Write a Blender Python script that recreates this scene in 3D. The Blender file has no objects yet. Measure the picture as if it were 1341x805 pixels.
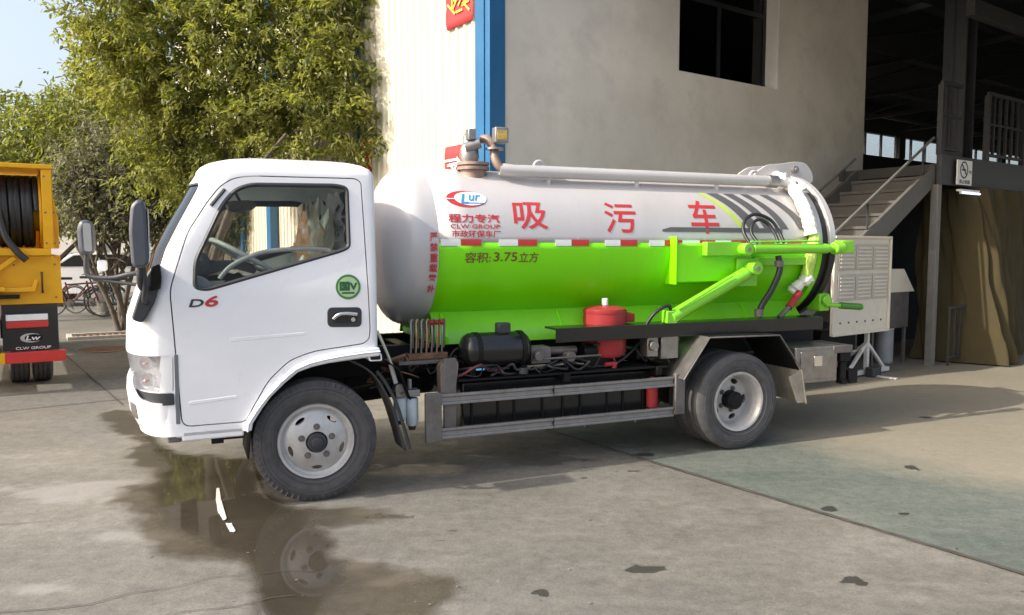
import bpy, bmesh, math, random
import numpy as np
from mathutils import Vector, Matrix
random.seed(7); rng = np.random.default_rng(7)
R = math.radians
scene = bpy.context.scene
COL = scene.collection
# ------------------------------------------------------------------ camera, sky, sun, exposure
CAMH = 1.607
cd = bpy.data.cameras.new('camera'); cam = bpy.data.objects.new('camera', cd); COL.objects.link(cam)
cd.sensor_width = 36; cd.lens = 36 * 1030 / 1341; cd.clip_start = 0.05; cd.clip_end = 2000
cam.location = (0, 0, CAMH); cam.rotation_euler = (R(90) - 0.0757, 0, 0)
scene.camera = cam
SUN_AZ = R(23.6)      # heading the light travels, from +X towards +Y
SUN_EL = R(35)
world = bpy.data.worlds.new('World'); scene.world = world; world.use_nodes = True
wn = world.node_tree.nodes; wl = world.node_tree.links
sky = wn.new('ShaderNodeTexSky'); sky.sky_type = 'NISHITA'; sky.sun_disc = False
sky.sun_elevation = SUN_EL; sky.dust_density = 6.0; sky.air_density = 1.0; sky.ozone_density = 1.0
sdx, sdy = -math.cos(SUN_AZ), -math.sin(SUN_AZ)          # towards the sun
sky.sun_rotation = math.atan2(sdx, sdy)
bg = wn['Background']; bg.inputs['Strength'].default_value = 0.15
hz = wn.new('ShaderNodeVectorMath'); hz.operation = 'ADD'; hz.inputs[1].default_value = (1.25, 1.32, 1.40)   # even, pale haze over the whole sky
wl.new(sky.outputs[0], hz.inputs[0]); wl.new(hz.outputs[0], bg.inputs['Color'])
sd = bpy.data.lights.new('sun', 'SUN'); sun = bpy.data.objects.new('sun', sd); COL.objects.link(sun)
sd.energy = 3.35; sd.angle = R(0.6); sd.color = (1.0, 0.94, 0.83)
ldir = Vector((math.cos(SUN_AZ) * math.cos(SUN_EL), math.sin(SUN_AZ) * math.cos(SUN_EL), -math.sin(SUN_EL)))
sun.rotation_euler = ldir.to_track_quat('-Z', 'Y').to_euler(); sun.location = (-20, -8, 20)
vs = scene.view_settings
vs.view_transform = 'Standard'; vs.look = 'None'; vs.gamma = 1.0; vs.use_curve_mapping = False
vs.exposure = 0.66
# ------------------------------------------------------------------ helpers
def fin(name, me, m, parent=None, smooth=35, bevel=0.0, solid=0.0, sub=0):
    o = bpy.data.objects.new(name, me); COL.objects.link(o)
    if m is not None and not me.materials: me.materials.append(m)
    if parent is not None: o.parent = parent
    if smooth:
        me.shade_smooth() if hasattr(me, 'shade_smooth') else None
        me.set_sharp_from_angle(angle=R(smooth))
    if solid:
        s = o.modifiers.new('solid', 'SOLIDIFY'); s.thickness = solid; s.offset = 0
    if bevel:
        b = o.modifiers.new('bevel', 'BEVEL'); b.width = bevel; b.segments = 2; b.limit_method = 'ANGLE'; b.angle_limit = R(40)
    return o

def frame_of(d):
    d = Vector(d).normalized()
    a = Vector((0, 0, 1)) if abs(d.z) < .9 else Vector((1, 0, 0))
    x = d.cross(a).normalized(); y = d.cross(x).normalized()
    return x, y, d

class MB:
    def __init__(s): s.v = []; s.f = []
    def add(s, vs, fs):
        n = len(s.v); s.v += [tuple(p) for p in vs]; s.f += [tuple(i + n for i in f) for f in fs]; return s
    def box(s, x0, x1, y0, y1, z0, z1):
        return s.add([(x, y, z) for z in (z0, z1) for x, y in ((x0, y0), (x1, y0), (x1, y1), (x0, y1))],
                     [(3, 2, 1, 0), (4, 5, 6, 7), (0, 1, 5, 4), (1, 2, 6, 5), (2, 3, 7, 6), (3, 0, 4, 7)])
    def bar(s, p0, p1, w, h, roll=0):
        x, y, d = frame_of(Vector(p1) - Vector(p0)); c, n = math.cos(roll), math.sin(roll)
        X, Y = x * c + y * n, y * c - x * n
        r = [Vector(p) + X * a * w / 2 + Y * b * h / 2 for p in (p0, p1) for a, b in ((-1, -1), (1, -1), (1, 1), (-1, 1))]
        return s.add(r, [(3, 2, 1, 0), (4, 5, 6, 7), (0, 1, 5, 4), (1, 2, 6, 5), (2, 3, 7, 6), (3, 0, 4, 7)])
    def rings(s, rs, closed=True, caps=True, loop=False):
        n = len(rs[0]); vs = [p for r in rs for p in r]; fs = []
        m = len(rs)
        for i in range(m if loop else m - 1):
            for j in range(n if closed else n - 1):
                a, b = i * n + j, i * n + (j + 1) % n; k = ((i + 1) % m) * n
                fs.append((a, b, k + (j + 1) % n, k + j))
        if caps and not loop:
            fs.append(tuple(range(n))[::-1]); fs.append(tuple((m - 1) * n + j for j in range(n)))
        return s.add(vs, fs)
    def cyl(s, p0, p1, r0, r1=None, n=20, caps=True):
        r1 = r0 if r1 is None else r1; x, y, d = frame_of(Vector(p1) - Vector(p0))
        return s.rings([[Vector(p) + (x * math.cos(t) + y * math.sin(t)) * r for t in [2 * math.pi * k / n for k in range(n)]] for p, r in ((p0, r0), (p1, r1))], caps=caps)
    def lathe(s, prof, org, axis, n=32, caps=True, loop=False):
        x, y, d = frame_of(axis); o = Vector(org)
        return s.rings([[o + d * a + (x * math.cos(t) + y * math.sin(t)) * r for t in [2 * math.pi * k / n for k in range(n)]] for a, r in prof], caps=caps, loop=loop)
    def tube(s, pts, r, n=8, closed=False, caps=True):
        P = [Vector(p) for p in pts]; m = len(P); rr = r if hasattr(r, '__len__') else [r] * m
        def tan(i):
            if closed: return (P[(i + 1) % m] - P[i - 1]).normalized()
            return (P[min(i + 1, m - 1)] - P[max(i - 1, 0)]).normalized()
        x, y, d = frame_of(tan(0)); rs = []
        for i in range(m):
            t = tan(i); x = (x - t * x.dot(t)).normalized(); y = t.cross(x)
            rs.append([P[i] + (x * math.cos(a) + y * math.sin(a)) * rr[i] for a in [2 * math.pi * k / n for k in range(n)]])
        return s.rings(rs, caps=caps, loop=closed)
    def prism(s, poly, axis, a, b):
        f = {'x': lambda p, q, t: (t, p, q), 'y': lambda p, q, t: (p, t, q), 'z': lambda p, q, t: (p, q, t)}[axis]
        return s.rings([[f(p, q, a) for p, q in poly], [f(p, q, b) for p, q in poly]])
    def sheet(s, rows):
        n = len(rows[0]); m = len(rows)
        return s.add([p for r in rows for p in r], [(i * n + j, i * n + j + 1, (i + 1) * n + j + 1, (i + 1) * n + j) for i in range(m - 1) for j in range(n - 1)])
    def mesh(s, name='m', fix=True):
        me = bpy.data.meshes.new(name); me.from_pydata([tuple(p) for p in s.v], [], s.f); me.update()
        if fix:
            bm = bmesh.new(); bm.from_mesh(me); bmesh.ops.recalc_face_normals(bm, faces=bm.faces); bm.to_mesh(me); bm.free()
        return me
    def build(s, name, m, parent=None, smooth=35, bevel=0.0, solid=0.0, fix=True):
        return fin(name, s.mesh(name, fix), m, parent, smooth, bevel, solid)

def B(name, m, parent, x0, x1, y0, y1, z0, z1, bevel=0.004):
    return MB().box(x0, x1, y0, y1, z0, z1).build(name, m, parent, bevel=bevel)
def T(name, m, parent, pts, r, n=8): return MB().tube(pts, r, n).build(name, m, parent, smooth=60)
def CY(name, m, parent, p0, p1, r, n=20, bevel=0.0): return MB().cyl(p0, p1, r, n=n).build(name, m, parent, bevel=bevel)

def thing(name, label, cat, loc=(0, 0, 0), rz=0, group=None):
    o = bpy.data.objects.new(name, None); COL.objects.link(o); o.empty_display_size = .2
    o.location = loc; o.rotation_euler = (0, 0, rz); return tag(o, label, cat, group)
def tag(o, label, cat, group=None):
    o['label'] = label; o['category'] = cat
    if group: o['group'] = group
    return o
def struct(o): o['kind'] = 'structure'; return o
def clone(o, parent):
    c = o.copy(); COL.objects.link(c); c.parent = parent
    for ch in list(o.children): clone(ch, c)
    return c

def boolean(a, b, op='DIFFERENCE'):
    oa = bpy.data.objects.new('ta', a); ob = bpy.data.objects.new('tb', b)
    COL.objects.link(oa); COL.objects.link(ob)
    md = oa.modifiers.new('b', 'BOOLEAN'); md.operation = op; md.solver = 'EXACT'; md.object = ob
    dg = bpy.context.evaluated_depsgraph_get(); dg.update()
    me = bpy.data.meshes.new_from_object(oa.evaluated_get(dg))
    bpy.data.objects.remove(oa); bpy.data.objects.remove(ob); me.materials.clear(); return me

def fillet(poly, r, n=5):
    out = []; m = len(poly)
    for i in range(m):
        p0, p1, p2 = Vector(poly[i - 1]), Vector(poly[i]), Vector(poly[(i + 1) % m])
        a = (p0 - p1); b = (p2 - p1); d = min(r, a.length * .45, b.length * .45)
        A = p1 + a.normalized() * d; Bp = p1 + b.normalized() * d
        for k in range(n + 1):
            t = k / n; out.append(tuple((1 - t) ** 2 * A + 2 * t * (1 - t) * p1 + t * t * Bp))
    return out
def spline(pts, k=6):
    P = [Vector(p) for p in pts]; out = []
    for i in range(len(P) - 1):
        a, b, c, d = P[max(i - 1, 0)], P[i], P[i + 1], P[min(i + 2, len(P) - 1)]
        for j in range(k):
            t = j / k
            out.append(.5 * ((2 * b) + (c - a) * t + (2 * a - 5 * b + 4 * c - d) * t * t + (3 * b - a - 3 * c + d) * t ** 3))
    out.append(P[-1]); return out

# ------------------------------------------------------------------ materials
MATS = {}
def pm(name, col, rough=.5, metal=0., var=.12, scale=6., bump=0., bscale=40., coat=0., spec=.5, dirt=0., dirtcol=(.10, .085, .065), streak=False):
    if name in MATS: return MATS[name]
    m = bpy.data.materials.new(name); m.use_nodes = True; nt = m.node_tree; N = nt.nodes; L = nt.links
    p = N['Principled BSDF']; p.inputs['Roughness'].default_value = rough; p.inputs['Metallic'].default_value = metal
    p.inputs['Specular IOR Level'].default_value = spec
    if coat: p.inputs['Coat Weight'].default_value = coat; p.inputs['Coat Roughness'].default_value = .08
    tc = N.new('ShaderNodeTexCoord'); mp = N.new('ShaderNodeMapping'); L.new(tc.outputs['Object'], mp.inputs[0])
    if streak: mp.inputs['Scale'].default_value = (1, 1, .18)
    nz = N.new('ShaderNodeTexNoise'); nz.inputs['Scale'].default_value = scale; nz.inputs['Detail'].default_value = 6; nz.inputs['Roughness'].default_value = .6
    L.new(mp.outputs[0], nz.inputs['Vector'])
    rp = N.new('ShaderNodeValToRGB'); rp.color_ramp.elements[0].position = .3; rp.color_ramp.elements[1].position = .7
    rp.color_ramp.elements[0].color = tuple(c * (1 - var) for c in col) + (1,)
    rp.color_ramp.elements[1].color = tuple(min(1, c * (1 + var)) for c in col) + (1,)
    L.new(nz.outputs['Fac'], rp.inputs[0]); out = rp.outputs[0]
    if dirt:
        n2 = N.new('ShaderNodeTexNoise'); n2.inputs['Scale'].default_value = scale * .6 + 1.3; n2.inputs['Detail'].default_value = 8; n2.inputs['Roughness'].default_value = .7
        L.new(mp.outputs[0], n2.inputs['Vector'])
        r2 = N.new('ShaderNodeValToRGB'); r2.color_ramp.elements[0].position = .5; r2.color_ramp.elements[1].position = .72
        r2.color_ramp.elements[1].color = (dirt, dirt, dirt, 1); L.new(n2.outputs['Fac'], r2.inputs[0])
        mx = N.new('ShaderNodeMix'); mx.data_type = 'RGBA'; mx.inputs[7].default_value = tuple(dirtcol) + (1,)
        L.new(r2.outputs[0], mx.inputs[0]); L.new(out, mx.inputs[6]); out = mx.outputs[2]
    L.new(out, p.inputs['Base Color'])
    mr = N.new('ShaderNodeMapRange'); mr.inputs[3].default_value = max(0.02, rough * .8); mr.inputs[4].default_value = min(1, rough * 1.25)
    L.new(nz.outputs['Fac'], mr.inputs[0]); L.new(mr.outputs[0], p.inputs['Roughness'])
    if bump:
        nb = N.new('ShaderNodeTexNoise'); nb.inputs['Scale'].default_value = bscale; nb.inputs['Detail'].default_value = 5
        L.new(mp.outputs[0], nb.inputs['Vector'])
        bp = N.new('ShaderNodeBump'); bp.inputs['Strength'].default_value = bump; bp.inputs['Distance'].default_value = .01
        L.new(nb.outputs['Fac'], bp.inputs['Height']); L.new(bp.outputs[0], p.inputs['Normal'])
    MATS[name] = m; return m
def glass(name, tint=(.86, .9, .9), rough=.0, refl=1.0, murk=0.0, murkcol=(.5, .5, .5)):
    m = bpy.data.materials.new(name); m.use_nodes = True; nt = m.node_tree; N = nt.nodes; L = nt.links
    N.remove(N['Principled BSDF']); out = N['Material Output']
    tr = N.new('ShaderNodeBsdfTransparent'); tr.inputs[0].default_value = tuple(tint) + (1,)
    gl = N.new('ShaderNodeBsdfGlossy'); gl.inputs['Roughness'].default_value = rough
    fr = N.new('ShaderNodeFresnel'); fr.inputs[0].default_value = 1.45
    ml = N.new('ShaderNodeMath'); ml.operation = 'MULTIPLY'; ml.inputs[1].default_value = refl; L.new(fr.outputs[0], ml.inputs[0])
    mx = N.new('ShaderNodeMixShader'); L.new(ml.outputs[0], mx.inputs[0]); L.new(gl.outputs[0], mx.inputs[2])
    if murk:
        df = N.new('ShaderNodeBsdfDiffuse'); df.inputs[0].default_value = tuple(murkcol) + (1,)
        m2 = N.new('ShaderNodeMixShader'); m2.inputs[0].default_value = murk
        L.new(tr.outputs[0], m2.inputs[1]); L.new(df.outputs[0], m2.inputs[2]); L.new(m2.outputs[0], mx.inputs[1])
    else: L.new(tr.outputs[0], mx.inputs[1])
    L.new(mx.outputs[0], out.inputs[0]); return m
M_white = pm('white_paint', (.85, .85, .88), .28, var=.025, scale=3, coat=.4, dirt=.10, dirtcol=(.55, .53, .5), bump=.015, bscale=4)
M_silver = pm('tank_silver_paint', (.54, .52, .52), .32, .12, var=.05, scale=2.5, coat=.2, dirt=.16, dirtcol=(.38, .345, .32), bump=.06, bscale=5, streak=True)
M_dome = pm('tank_front_silver', (.43, .44, .47), .28, .25, var=.04, scale=2.5, coat=.3, dirt=.1, dirtcol=(.4, .4, .4))
M_green = pm('lime_green_paint', (.20, .72, .003), .30, var=.05, scale=2.2, coat=.15, spec=.35, dirt=.16, dirtcol=(.12, .33, .03), bump=.05, bscale=5, streak=True)
M_lime = pm('bright_lime_paint', (.20, .60, .02), .33, var=.06, scale=4, coat=.3, dirt=.1, dirtcol=(.2, .5, .05))
M_black = pm('black_chassis_paint', (.007, .007, .008), .55, var=.3, spec=.25, scale=8, dirt=.5, dirtcol=(.020, .017, .014))
M_blackg = pm('glossy_black_paint', (.008, .008, .009), .25, var=.2, coat=.2, dirt=.25, dirtcol=(.022, .022, .022))
M_plast = pm('dark_plastic', (.035, .036, .042), .5, var=.15, bump=.05, bscale=120)
M_mirr = pm('mirror_housing_plastic', (.075, .08, .10), .42, var=.1)
M_rub = pm('tyre_rubber', (.066, .064, .067), .72, var=.25, scale=14, dirt=.55, dirtcol=(.12, .112, .105), bump=.15, bscale=60)
M_hose = pm('black_rubber_hose', (.016, .017, .02), .42, var=.2)
M_rim = pm('silver_wheel_paint', (.50, .49, .485), .40, .35, var=.08, scale=9, dirt=.5, dirtcol=(.22, .20, .18))
M_alu = pm('dull_aluminium', (.30, .29, .29), .42, .75, var=.12, scale=12, dirt=.45, dirtcol=(.16, .14, .13))
M_alud = pm('weathered_grey_steel', (.17, .155, .15), .55, .5, var=.2, scale=9, dirt=.5, dirtcol=(.09, .075, .065))
M_ss = pm('stainless_sheet', (.30, .285, .27), .35, .8, var=.15, scale=14, dirt=.4, dirtcol=(.18, .15, .12), bump=.1, bscale=18)
M_chrome = pm('bright_metal', (.75, .74, .73), .16, 1., var=.05)
M_rust = pm('rusty_steel', (.20, .10, .055), .7, .2, var=.4, scale=20, dirt=.5, dirtcol=(.07, .05, .04), bump=.2)
M_redp = pm('red_paint', (.33, .032, .034), .42, var=.12, spec=.3, coat=.0, dirt=.3, dirtcol=(.2, .06, .05))
M_redl = pm('red_lettering', (.52, .035, .04), .5, var=.08, scale=12)
M_redr = pm('red_reflector', (.55, .025, .02), .3, var=.08, scale=20, coat=.4)
M_whr = pm('white_reflector', (.82, .83, .82), .3, var=.04, scale=20, coat=.4)
M_blue = pm('blue_lettering', (.03, .28, .55), .45, var=.05)
M_wh = pm('white_decal', (.82, .82, .82), .5, var=.03)
M_grey = pm('grey_stripe_vinyl', (.10, .10, .105), .5, var=.1)
M_dkmark = pm('dark_lettering', (.035, .037, .045), .5, var=.1)
M_wrap = pm('plastic_wrap', (.80, .79, .72), .22, var=.08, scale=14, bump=.6, bscale=25, coat=.5)
M_lwrap = pm('plastic_wrap_over_lime', (.50, .70, .14), .25, var=.2, scale=10, bump=.6, bscale=25, coat=.4)
M_gask = pm('black_gasket', (.014, .014, .015), .5, var=.2)
M_glass = glass('cab_glass', (.96, .97, .97), refl=.6)
M_wsg = glass('windscreen_glass', (.62, .70, .66), refl=1.2)
M_lens = glass('lamp_lens', (.96, .97, .98), refl=.45)
M_dkgl = glass('dark_window_glass', (.25, .28, .30), refl=.8)
M_film = glass('clear_plastic_film', (.75, .76, .78), rough=.28, refl=1.2, murk=.42, murkcol=(.75, .75, .78))
M_trim = pm('cab_grey_trim', (.16, .165, .18), .6, var=.1)
M_head = pm('cab_headliner', (.30, .30, .32), .8, var=.08)
M_seat = pm('dark_seat_fabric', (.06, .062, .07), .7, var=.2, scale=20)
M_lampr = pm('lamp_silver', (.80, .78, .79), .3, .1, var=.05)
M_wheelg = pm('grey_steering_rim', (.34, .33, .32), .45, var=.1)
# ------------------------------------------------------------------ ground (one sheet, finer near the camera)
def noise2(x, y, s, seed=0, oct=4):
    # value noise on arrays
    out = np.zeros_like(x); amp = 1; tot = 0
    for o in range(oct):
        r = np.random.default_rng(seed * 31 + o); tab = r.random((256, 256))
        X = x * s + 100.3; Y = y * s + 57.7; i = np.floor(X).astype(int); j = np.floor(Y).astype(int)
        fx = X - i; fy = Y - j; fx = fx * fx * (3 - 2 * fx); fy = fy * fy * (3 - 2 * fy)
        g = lambda a, b: tab[a % 256, b % 256]
        out += amp * ((g(i, j) * (1 - fx) + g(i + 1, j) * fx) * (1 - fy) + (g(i, j + 1) * (1 - fx) + g(i + 1, j + 1) * fx) * fy)
        tot += amp; amp *= .55; s *= 2.1
    return out / tot
def polydist(px, py, poly):
    P = np.array(poly); d = np.full(px.shape, 1e9); ins = np.zeros(px.shape, bool)
    for k in range(len(P)):
        a, b = P[k - 1], P[k]; e = b - a; t = np.clip(((px - a[0]) * e[0] + (py - a[1]) * e[1]) / (e @ e), 0, 1)
        d = np.minimum(d, np.hypot(px - a[0] - t * e[0], py - a[1] - t * e[1]))
        c = (a[1] > py) != (b[1] > py)
        with np.errstate(divide='ignore', invalid='ignore'):
            ins ^= c & (px < (b[0] - a[0]) * (py - a[1]) / (b[1] - a[1]) + a[0])
    return np.where(ins, d, -d)
WET = [(-4.11, 7.39), (-4.04, 8.05), (-3.47, 7.42), (-2.99, 6.52), (-2.59, 6.1), (-2.17, 5.92), (-1.9, 5.92), (-1.58, 5.15), (-1.31, 4.88), (-0.96, 4.81), (-0.71, 4.72), (-0.63, 4.59), (-0.89, 4.46), (-1.08, 4.41), (-0.94, 4.09), (-0.73, 3.93), (-0.49, 3.88), (-0.08, 3.74), (-0.22, 3.57), (-0.24, 2.9), (-1.12, 2.9), (-1.22, 3.53), (-1.47, 3.86), (-1.87, 4.07), (-2.49, 4.91), (-2.6, 5.47), (-3.04, 5.92), (-3.16, 6.39), (-3.71, 7.1)]
PUD = [(-3.32, 6.94), (-2.67, 6.14), (-1.98, 5.88), (-1.64, 5.15), (-1.23, 4.76), (-1.15, 4.43), (-0.96, 4.2), (-0.82, 3.7), (-0.81, 2.9), (-1.08, 2.9), (-1.26, 3.7), (-1.55, 4.09), (-1.99, 4.43), (-2.45, 5.15), (-2.57, 5.71), (-2.97, 6.27)]
SPOTS = [((0.67, 3.83), 0.107, 0.05, .8), ((0.14, 3.56), 0.05, 0.041, .8), ((1.05, 6.01), 0.107, 0.06, 1), ((1.96, 4.74), 0.056, 0.056, 1), ((2.93, 5.67), 0.056, 0.07, 1), ((1.65, 3.69), 0.059, 0.053, .7), ((-0.35, 4.37), 0.061, 0.02, .7), ((-0.4, 4.22), 0.042, 0.02, .6), ((3.93, 7.36), 0.065, 0.09, .6), ((2.38, 4.65), 0.046, 0.041, .6), ((-0.78, 4.61), 0.207, 0.05, .5), ((2.39, 4.1), 0.033, 0.022, .7), ((0.88, 5.57), 0.05, 0.02, .9), ((.2, 4.9), .03, .02, .5), ((.5, 5.4), .05, .03, .5), ((.15, 5.9), .5, .25, .5), ((1.3, 6.3), .5, .3, .45), ((-.6, 5.6), .5, .2, .5)]
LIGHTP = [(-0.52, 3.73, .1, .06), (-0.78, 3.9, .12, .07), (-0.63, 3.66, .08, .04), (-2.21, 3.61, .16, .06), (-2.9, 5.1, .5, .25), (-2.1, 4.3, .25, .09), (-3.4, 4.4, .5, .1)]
def axis(fine0, fine1, step, lo, hi):
    a = list(np.arange(fine0, fine1 + 1e-6, step)); s = step; x = fine1
    while x < hi: s *= 1.25; x += s; a.append(min(x, hi))
    s = step; x = fine0
    while x > lo: s *= 1.25; x -= s; a.insert(0, max(x, lo))
    return np.array(a)
gx = axis(-4.4, 4.2, .03, -400, 400); gy = axis(2.6, 8.2, .03, -60, 600)
GX, GY = np.meshgrid(gx, gy); nx_, ny_ = len(gx), len(gy)
bA = R(35.8); b1 = (math.cos(bA), math.sin(bA)); b2 = (-math.sin(bA), math.cos(bA)); CN = (-0.219, 8.2)
LX = (GX - CN[0]) * b1[0] + (GY - CN[1]) * b1[1]
LY = (GX - CN[0]) * b2[0] + (GY - CN[1]) * b2[1]
near = (np.abs(GX) < 6) & (GY > 1) & (GY < 10)
wob = (noise2(GX, GY, 1.5, 1) - .5) * .42 + (noise2(GX * .6, GY * 1.6, 5, 2) - .5) * .16
dw = polydist(GX, GY, WET) + wob * near - .03; dp = polydist(GX, GY, PUD) + wob * .5 - .03
wet = np.clip(dw / .16 + .5, 0, 1) ** 1.3; pud = np.clip(dp / .09 + .5, 0, 1)
patch = noise2(GX, GY, 3, 5); wet *= np.clip((patch - .25) * 5 + .5 + dw * 6, .35, 1)
oil = np.zeros_like(GX)
for (cx, cy), rx, ry, k in SPOTS:
    d = np.hypot((GX - cx) / rx, (GY - cy) / ry) + (noise2(GX, GY, 14, 9) - .5) * 1.6
    oil = np.maximum(oil, k * np.clip((1.1 - d) / .35, 0, 1))
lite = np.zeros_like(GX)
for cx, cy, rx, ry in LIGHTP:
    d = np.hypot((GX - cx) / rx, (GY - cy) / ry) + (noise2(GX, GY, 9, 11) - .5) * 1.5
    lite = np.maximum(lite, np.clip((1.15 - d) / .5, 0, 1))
gid = np.arange(nx_ * ny_).reshape(ny_, nx_)
quads = np.stack([gid[:-1, :-1], gid[:-1, 1:], gid[1:, 1:], gid[1:, :-1]], -1).reshape(-1, 4)
gz = (noise2(GX, GY, .7, 3) - .5) * .004 * (1 - pud) * near
me = bpy.data.meshes.new('ground')
me.vertices.add(nx_ * ny_); me.vertices.foreach_set('co', np.stack([GX, GY, gz], -1).astype('f4').ravel())
me.loops.add(quads.size); me.loops.foreach_set('vertex_index', quads.astype('i4').ravel())
me.polygons.add(len(quads)); me.polygons.foreach_set('loop_start', np.arange(0, quads.size, 4, dtype='i4')); me.polygons.foreach_set('loop_total', np.full(len(quads), 4, 'i4'))
me.update(); me.validate()
for nm, arr in (('wet', wet), ('pud', pud), ('oil', oil), ('lite', lite), ('bx', LX), ('by', LY)):
    at_ = me.attributes.new(nm, 'FLOAT', 'POINT'); at_.data.foreach_set('value', arr.astype('f4').ravel())
gm = bpy.data.materials.new('yard_concrete'); gm.use_nodes = True
N = gm.node_tree.nodes; L = gm.node_tree.links; P = N['Principled BSDF']
def attr(n): a = N.new('ShaderNodeAttribute'); a.attribute_name = n; return a.outputs['Fac']
def nz(scale, det=6, rough=.6, vec=None, dist=0):
    t = N.new('ShaderNodeTexNoise'); t.inputs['Scale'].default_value = scale; t.inputs['Detail'].default_value = det; t.inputs['Roughness'].default_value = rough; t.inputs['Distortion'].default_value = dist
    L.new(vec, t.inputs['Vector']); return t.outputs['Fac']
def ramp(f, *st):
    r = N.new('ShaderNodeValToRGB'); e = r.color_ramp.elements
    while len(e) < len(st): e.new(.5)
    for k, (p, c) in enumerate(st): e[k].position = p; e[k].color = (c if hasattr(c, '__len__') else (c, c, c)) + (1,) if hasattr(c, '__len__') else (c, c, c, 1)
    L.new(f, r.inputs[0]); return r.outputs[0]
def mix(f, a, b, bt='MIX'):
    m = N.new('ShaderNodeMix'); m.data_type = 'RGBA'; m.blend_type = bt
    for s, v in ((0, f), (6, a), (7, b)):
        if hasattr(v, 'is_linked'): L.new(v, m.inputs[s])
        else: m.inputs[s].default_value = v if not hasattr(v, '__len__') else tuple(v) + (1,)
    return m.outputs[2]
def math_(op, a, b=None):
    m = N.new('ShaderNodeMath'); m.operation = op; m.use_clamp = op == 'MULTIPLY'
    for s, v in ((0, a), (1, b)):
        if v is None: continue
        if hasattr(v, 'is_linked'): L.new(v, m.inputs[s])
        else: m.inputs[s].default_value = v
    return m.outputs[0]
tc = N.new('ShaderNodeTexCoord'); ov = tc.outputs['Object']
mp = N.new('ShaderNodeMapping'); mp.inputs['Rotation'].default_value = (0, 0, R(-20)); mp.inputs['Scale'].default_value = (.35, 1.4, 1); L.new(ov, mp.inputs[0]); sv = mp.outputs[0]
con = ramp(nz(.55, 8, .65, ov), (.28, (.098, .092, .080)), (.5, (.150, .141, .121)), (.72, (.215, .203, .176)))
con = mix(math_('MULTIPLY', ramp(nz(1.6, 8, .7, sv, .4), (.4, 0.), (.72, 1.)), .45), con, (.105, .096, .080))
con = mix(math_('MULTIPLY', ramp(nz(2.8, 8, .7, sv, .2), (.52, 0.), (.75, 1.)), .35), con, (.27, .255, .225))
con = mix(math_('MULTIPLY', ramp(nz(.38, 5, .6, ov, .6), (.48, 0.), (.62, 1.)), .55), con, (.118, .116, .115))
con = mix(math_('MULTIPLY', ramp(nz(5.5, 9, .8, sv, .8), (.60, 0.), (.66, 1.)), .5), con, (.085, .078, .066))
con = mix(math_('MULTIPLY', ramp(nz(4.2, 9, .8, ov, .5), (.63, 0.), (.68, 1.)), .4), con, (.30, .29, .265))
con = mix(.75, con, ramp(nz(11, 9, .78, ov), (.32, .30), (.68, .70)), 'SOFT_LIGHT')
con = mix(.7, con, ramp(nz(70, 6, .8, ov), (.3, .25), (.7, .75)), 'SOFT_LIGHT')
con = mix(math_('MULTIPLY', ramp(nz(23, 5, .75, ov), (.66, 0.), (.76, 1.)), .4), con, (.10, .088, .075))
grn = ramp(nz(.9, 8, .65, ov), (.25, (.076, .090, .077)), (.5, (.098, .114, .098)), (.75, (.125, .136, .115)))
grn = mix(math_('MULTIPLY', ramp(nz(2.2, 8, .7, sv, .5), (.45, 0.), (.75, 1.)), .55), grn, (.175, .175, .15))
grn = mix(math_('MULTIPLY', ramp(nz(1.1, 8, .72, sv, .3), (.55, 0.), (.8, 1.)), .5), grn, (.075, .095, .082))
grn = mix(.8, grn, ramp(nz(12, 9, .8, ov), (.32, .30), (.68, .70)), 'SOFT_LIGHT')
grn = mix(.7, grn, ramp(nz(60, 6, .8, ov), (.3, .25), (.7, .75)), 'SOFT_LIGHT')
isg = math_('GREATER_THAN', attr('bx'), -.36)
# the green paint has worn off towards the hall
worn = math_('ADD', math_('MULTIPLY', attr('bx'), .34), math_('MULTIPLY', nz(.8, 6, .7, ov), .8))
wornm = ramp(worn, (.62, 0.), (.95, .95))
grn = mix(wornm, grn, mix(.5, con, (.34, .295, .21)))
base = mix(isg, con, grn)
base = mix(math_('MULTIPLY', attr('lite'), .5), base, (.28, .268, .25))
oilm = ramp(math_('ADD', attr('oil'), math_('MULTIPLY', math_('SUBTRACT', nz(42, 4, .6, ov), .5), 1.1)), (.42, 0.), (.56, 1.))
wetm = ramp(math_('ADD', attr('wet'), math_('MULTIPLY', math_('SUBTRACT', nz(16, 7, .7, sv), .5), .55)), (.18, 0.), (.80, 1.))
base = mix(math_('MULTIPLY', oilm, .85), base, (.030, .028, .026))
wetc = mix(1.0, base, (.50, .45, .38), 'MULTIPLY')
base = mix(wetm, base, wetc)
base = mix(math_('MULTIPLY', attr('pud'), .75), base, ramp(nz(1.7, 6, .6, ov), (.35, (.028, .024, .017)), (.7, (.055, .047, .036))))
L.new(base, P.inputs['Base Color'])
rg = ramp(nz(7, 6, .7, ov), (.3, .62), (.7, .86))
rg = mix(wetm, rg, (.30, .30, .30)); rg = mix(attr('pud'), rg, (.03, .03, .03)); rg = mix(math_('MULTIPLY', oilm, .6), rg, (.25, .25, .25))
L.new(rg, P.inputs['Roughness'])
bp = N.new('ShaderNodeBump'); bp.inputs['Distance'].default_value = .012
L.new(math_('ADD', math_('MULTIPLY', nz(90, 6, .7, ov), .5), nz(9, 6, .6, ov)), bp.inputs['Height'])
bs = ramp(attr('pud'), (0., .38), (.8, .004)); L.new(bs, bp.inputs['Strength']); L.new(bp.outputs[0], P.inputs['Normal'])
ground = struct(fin('ground', me, gm, smooth=0)); me.shade_smooth()
M_joint = pm('joint_sealant', (.06, .055, .05), .8, var=.3, scale=10)
M_steel_edge = pm('worn_steel_edge', (.16, .14, .12), .5, .5, var=.3, scale=10)
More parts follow.
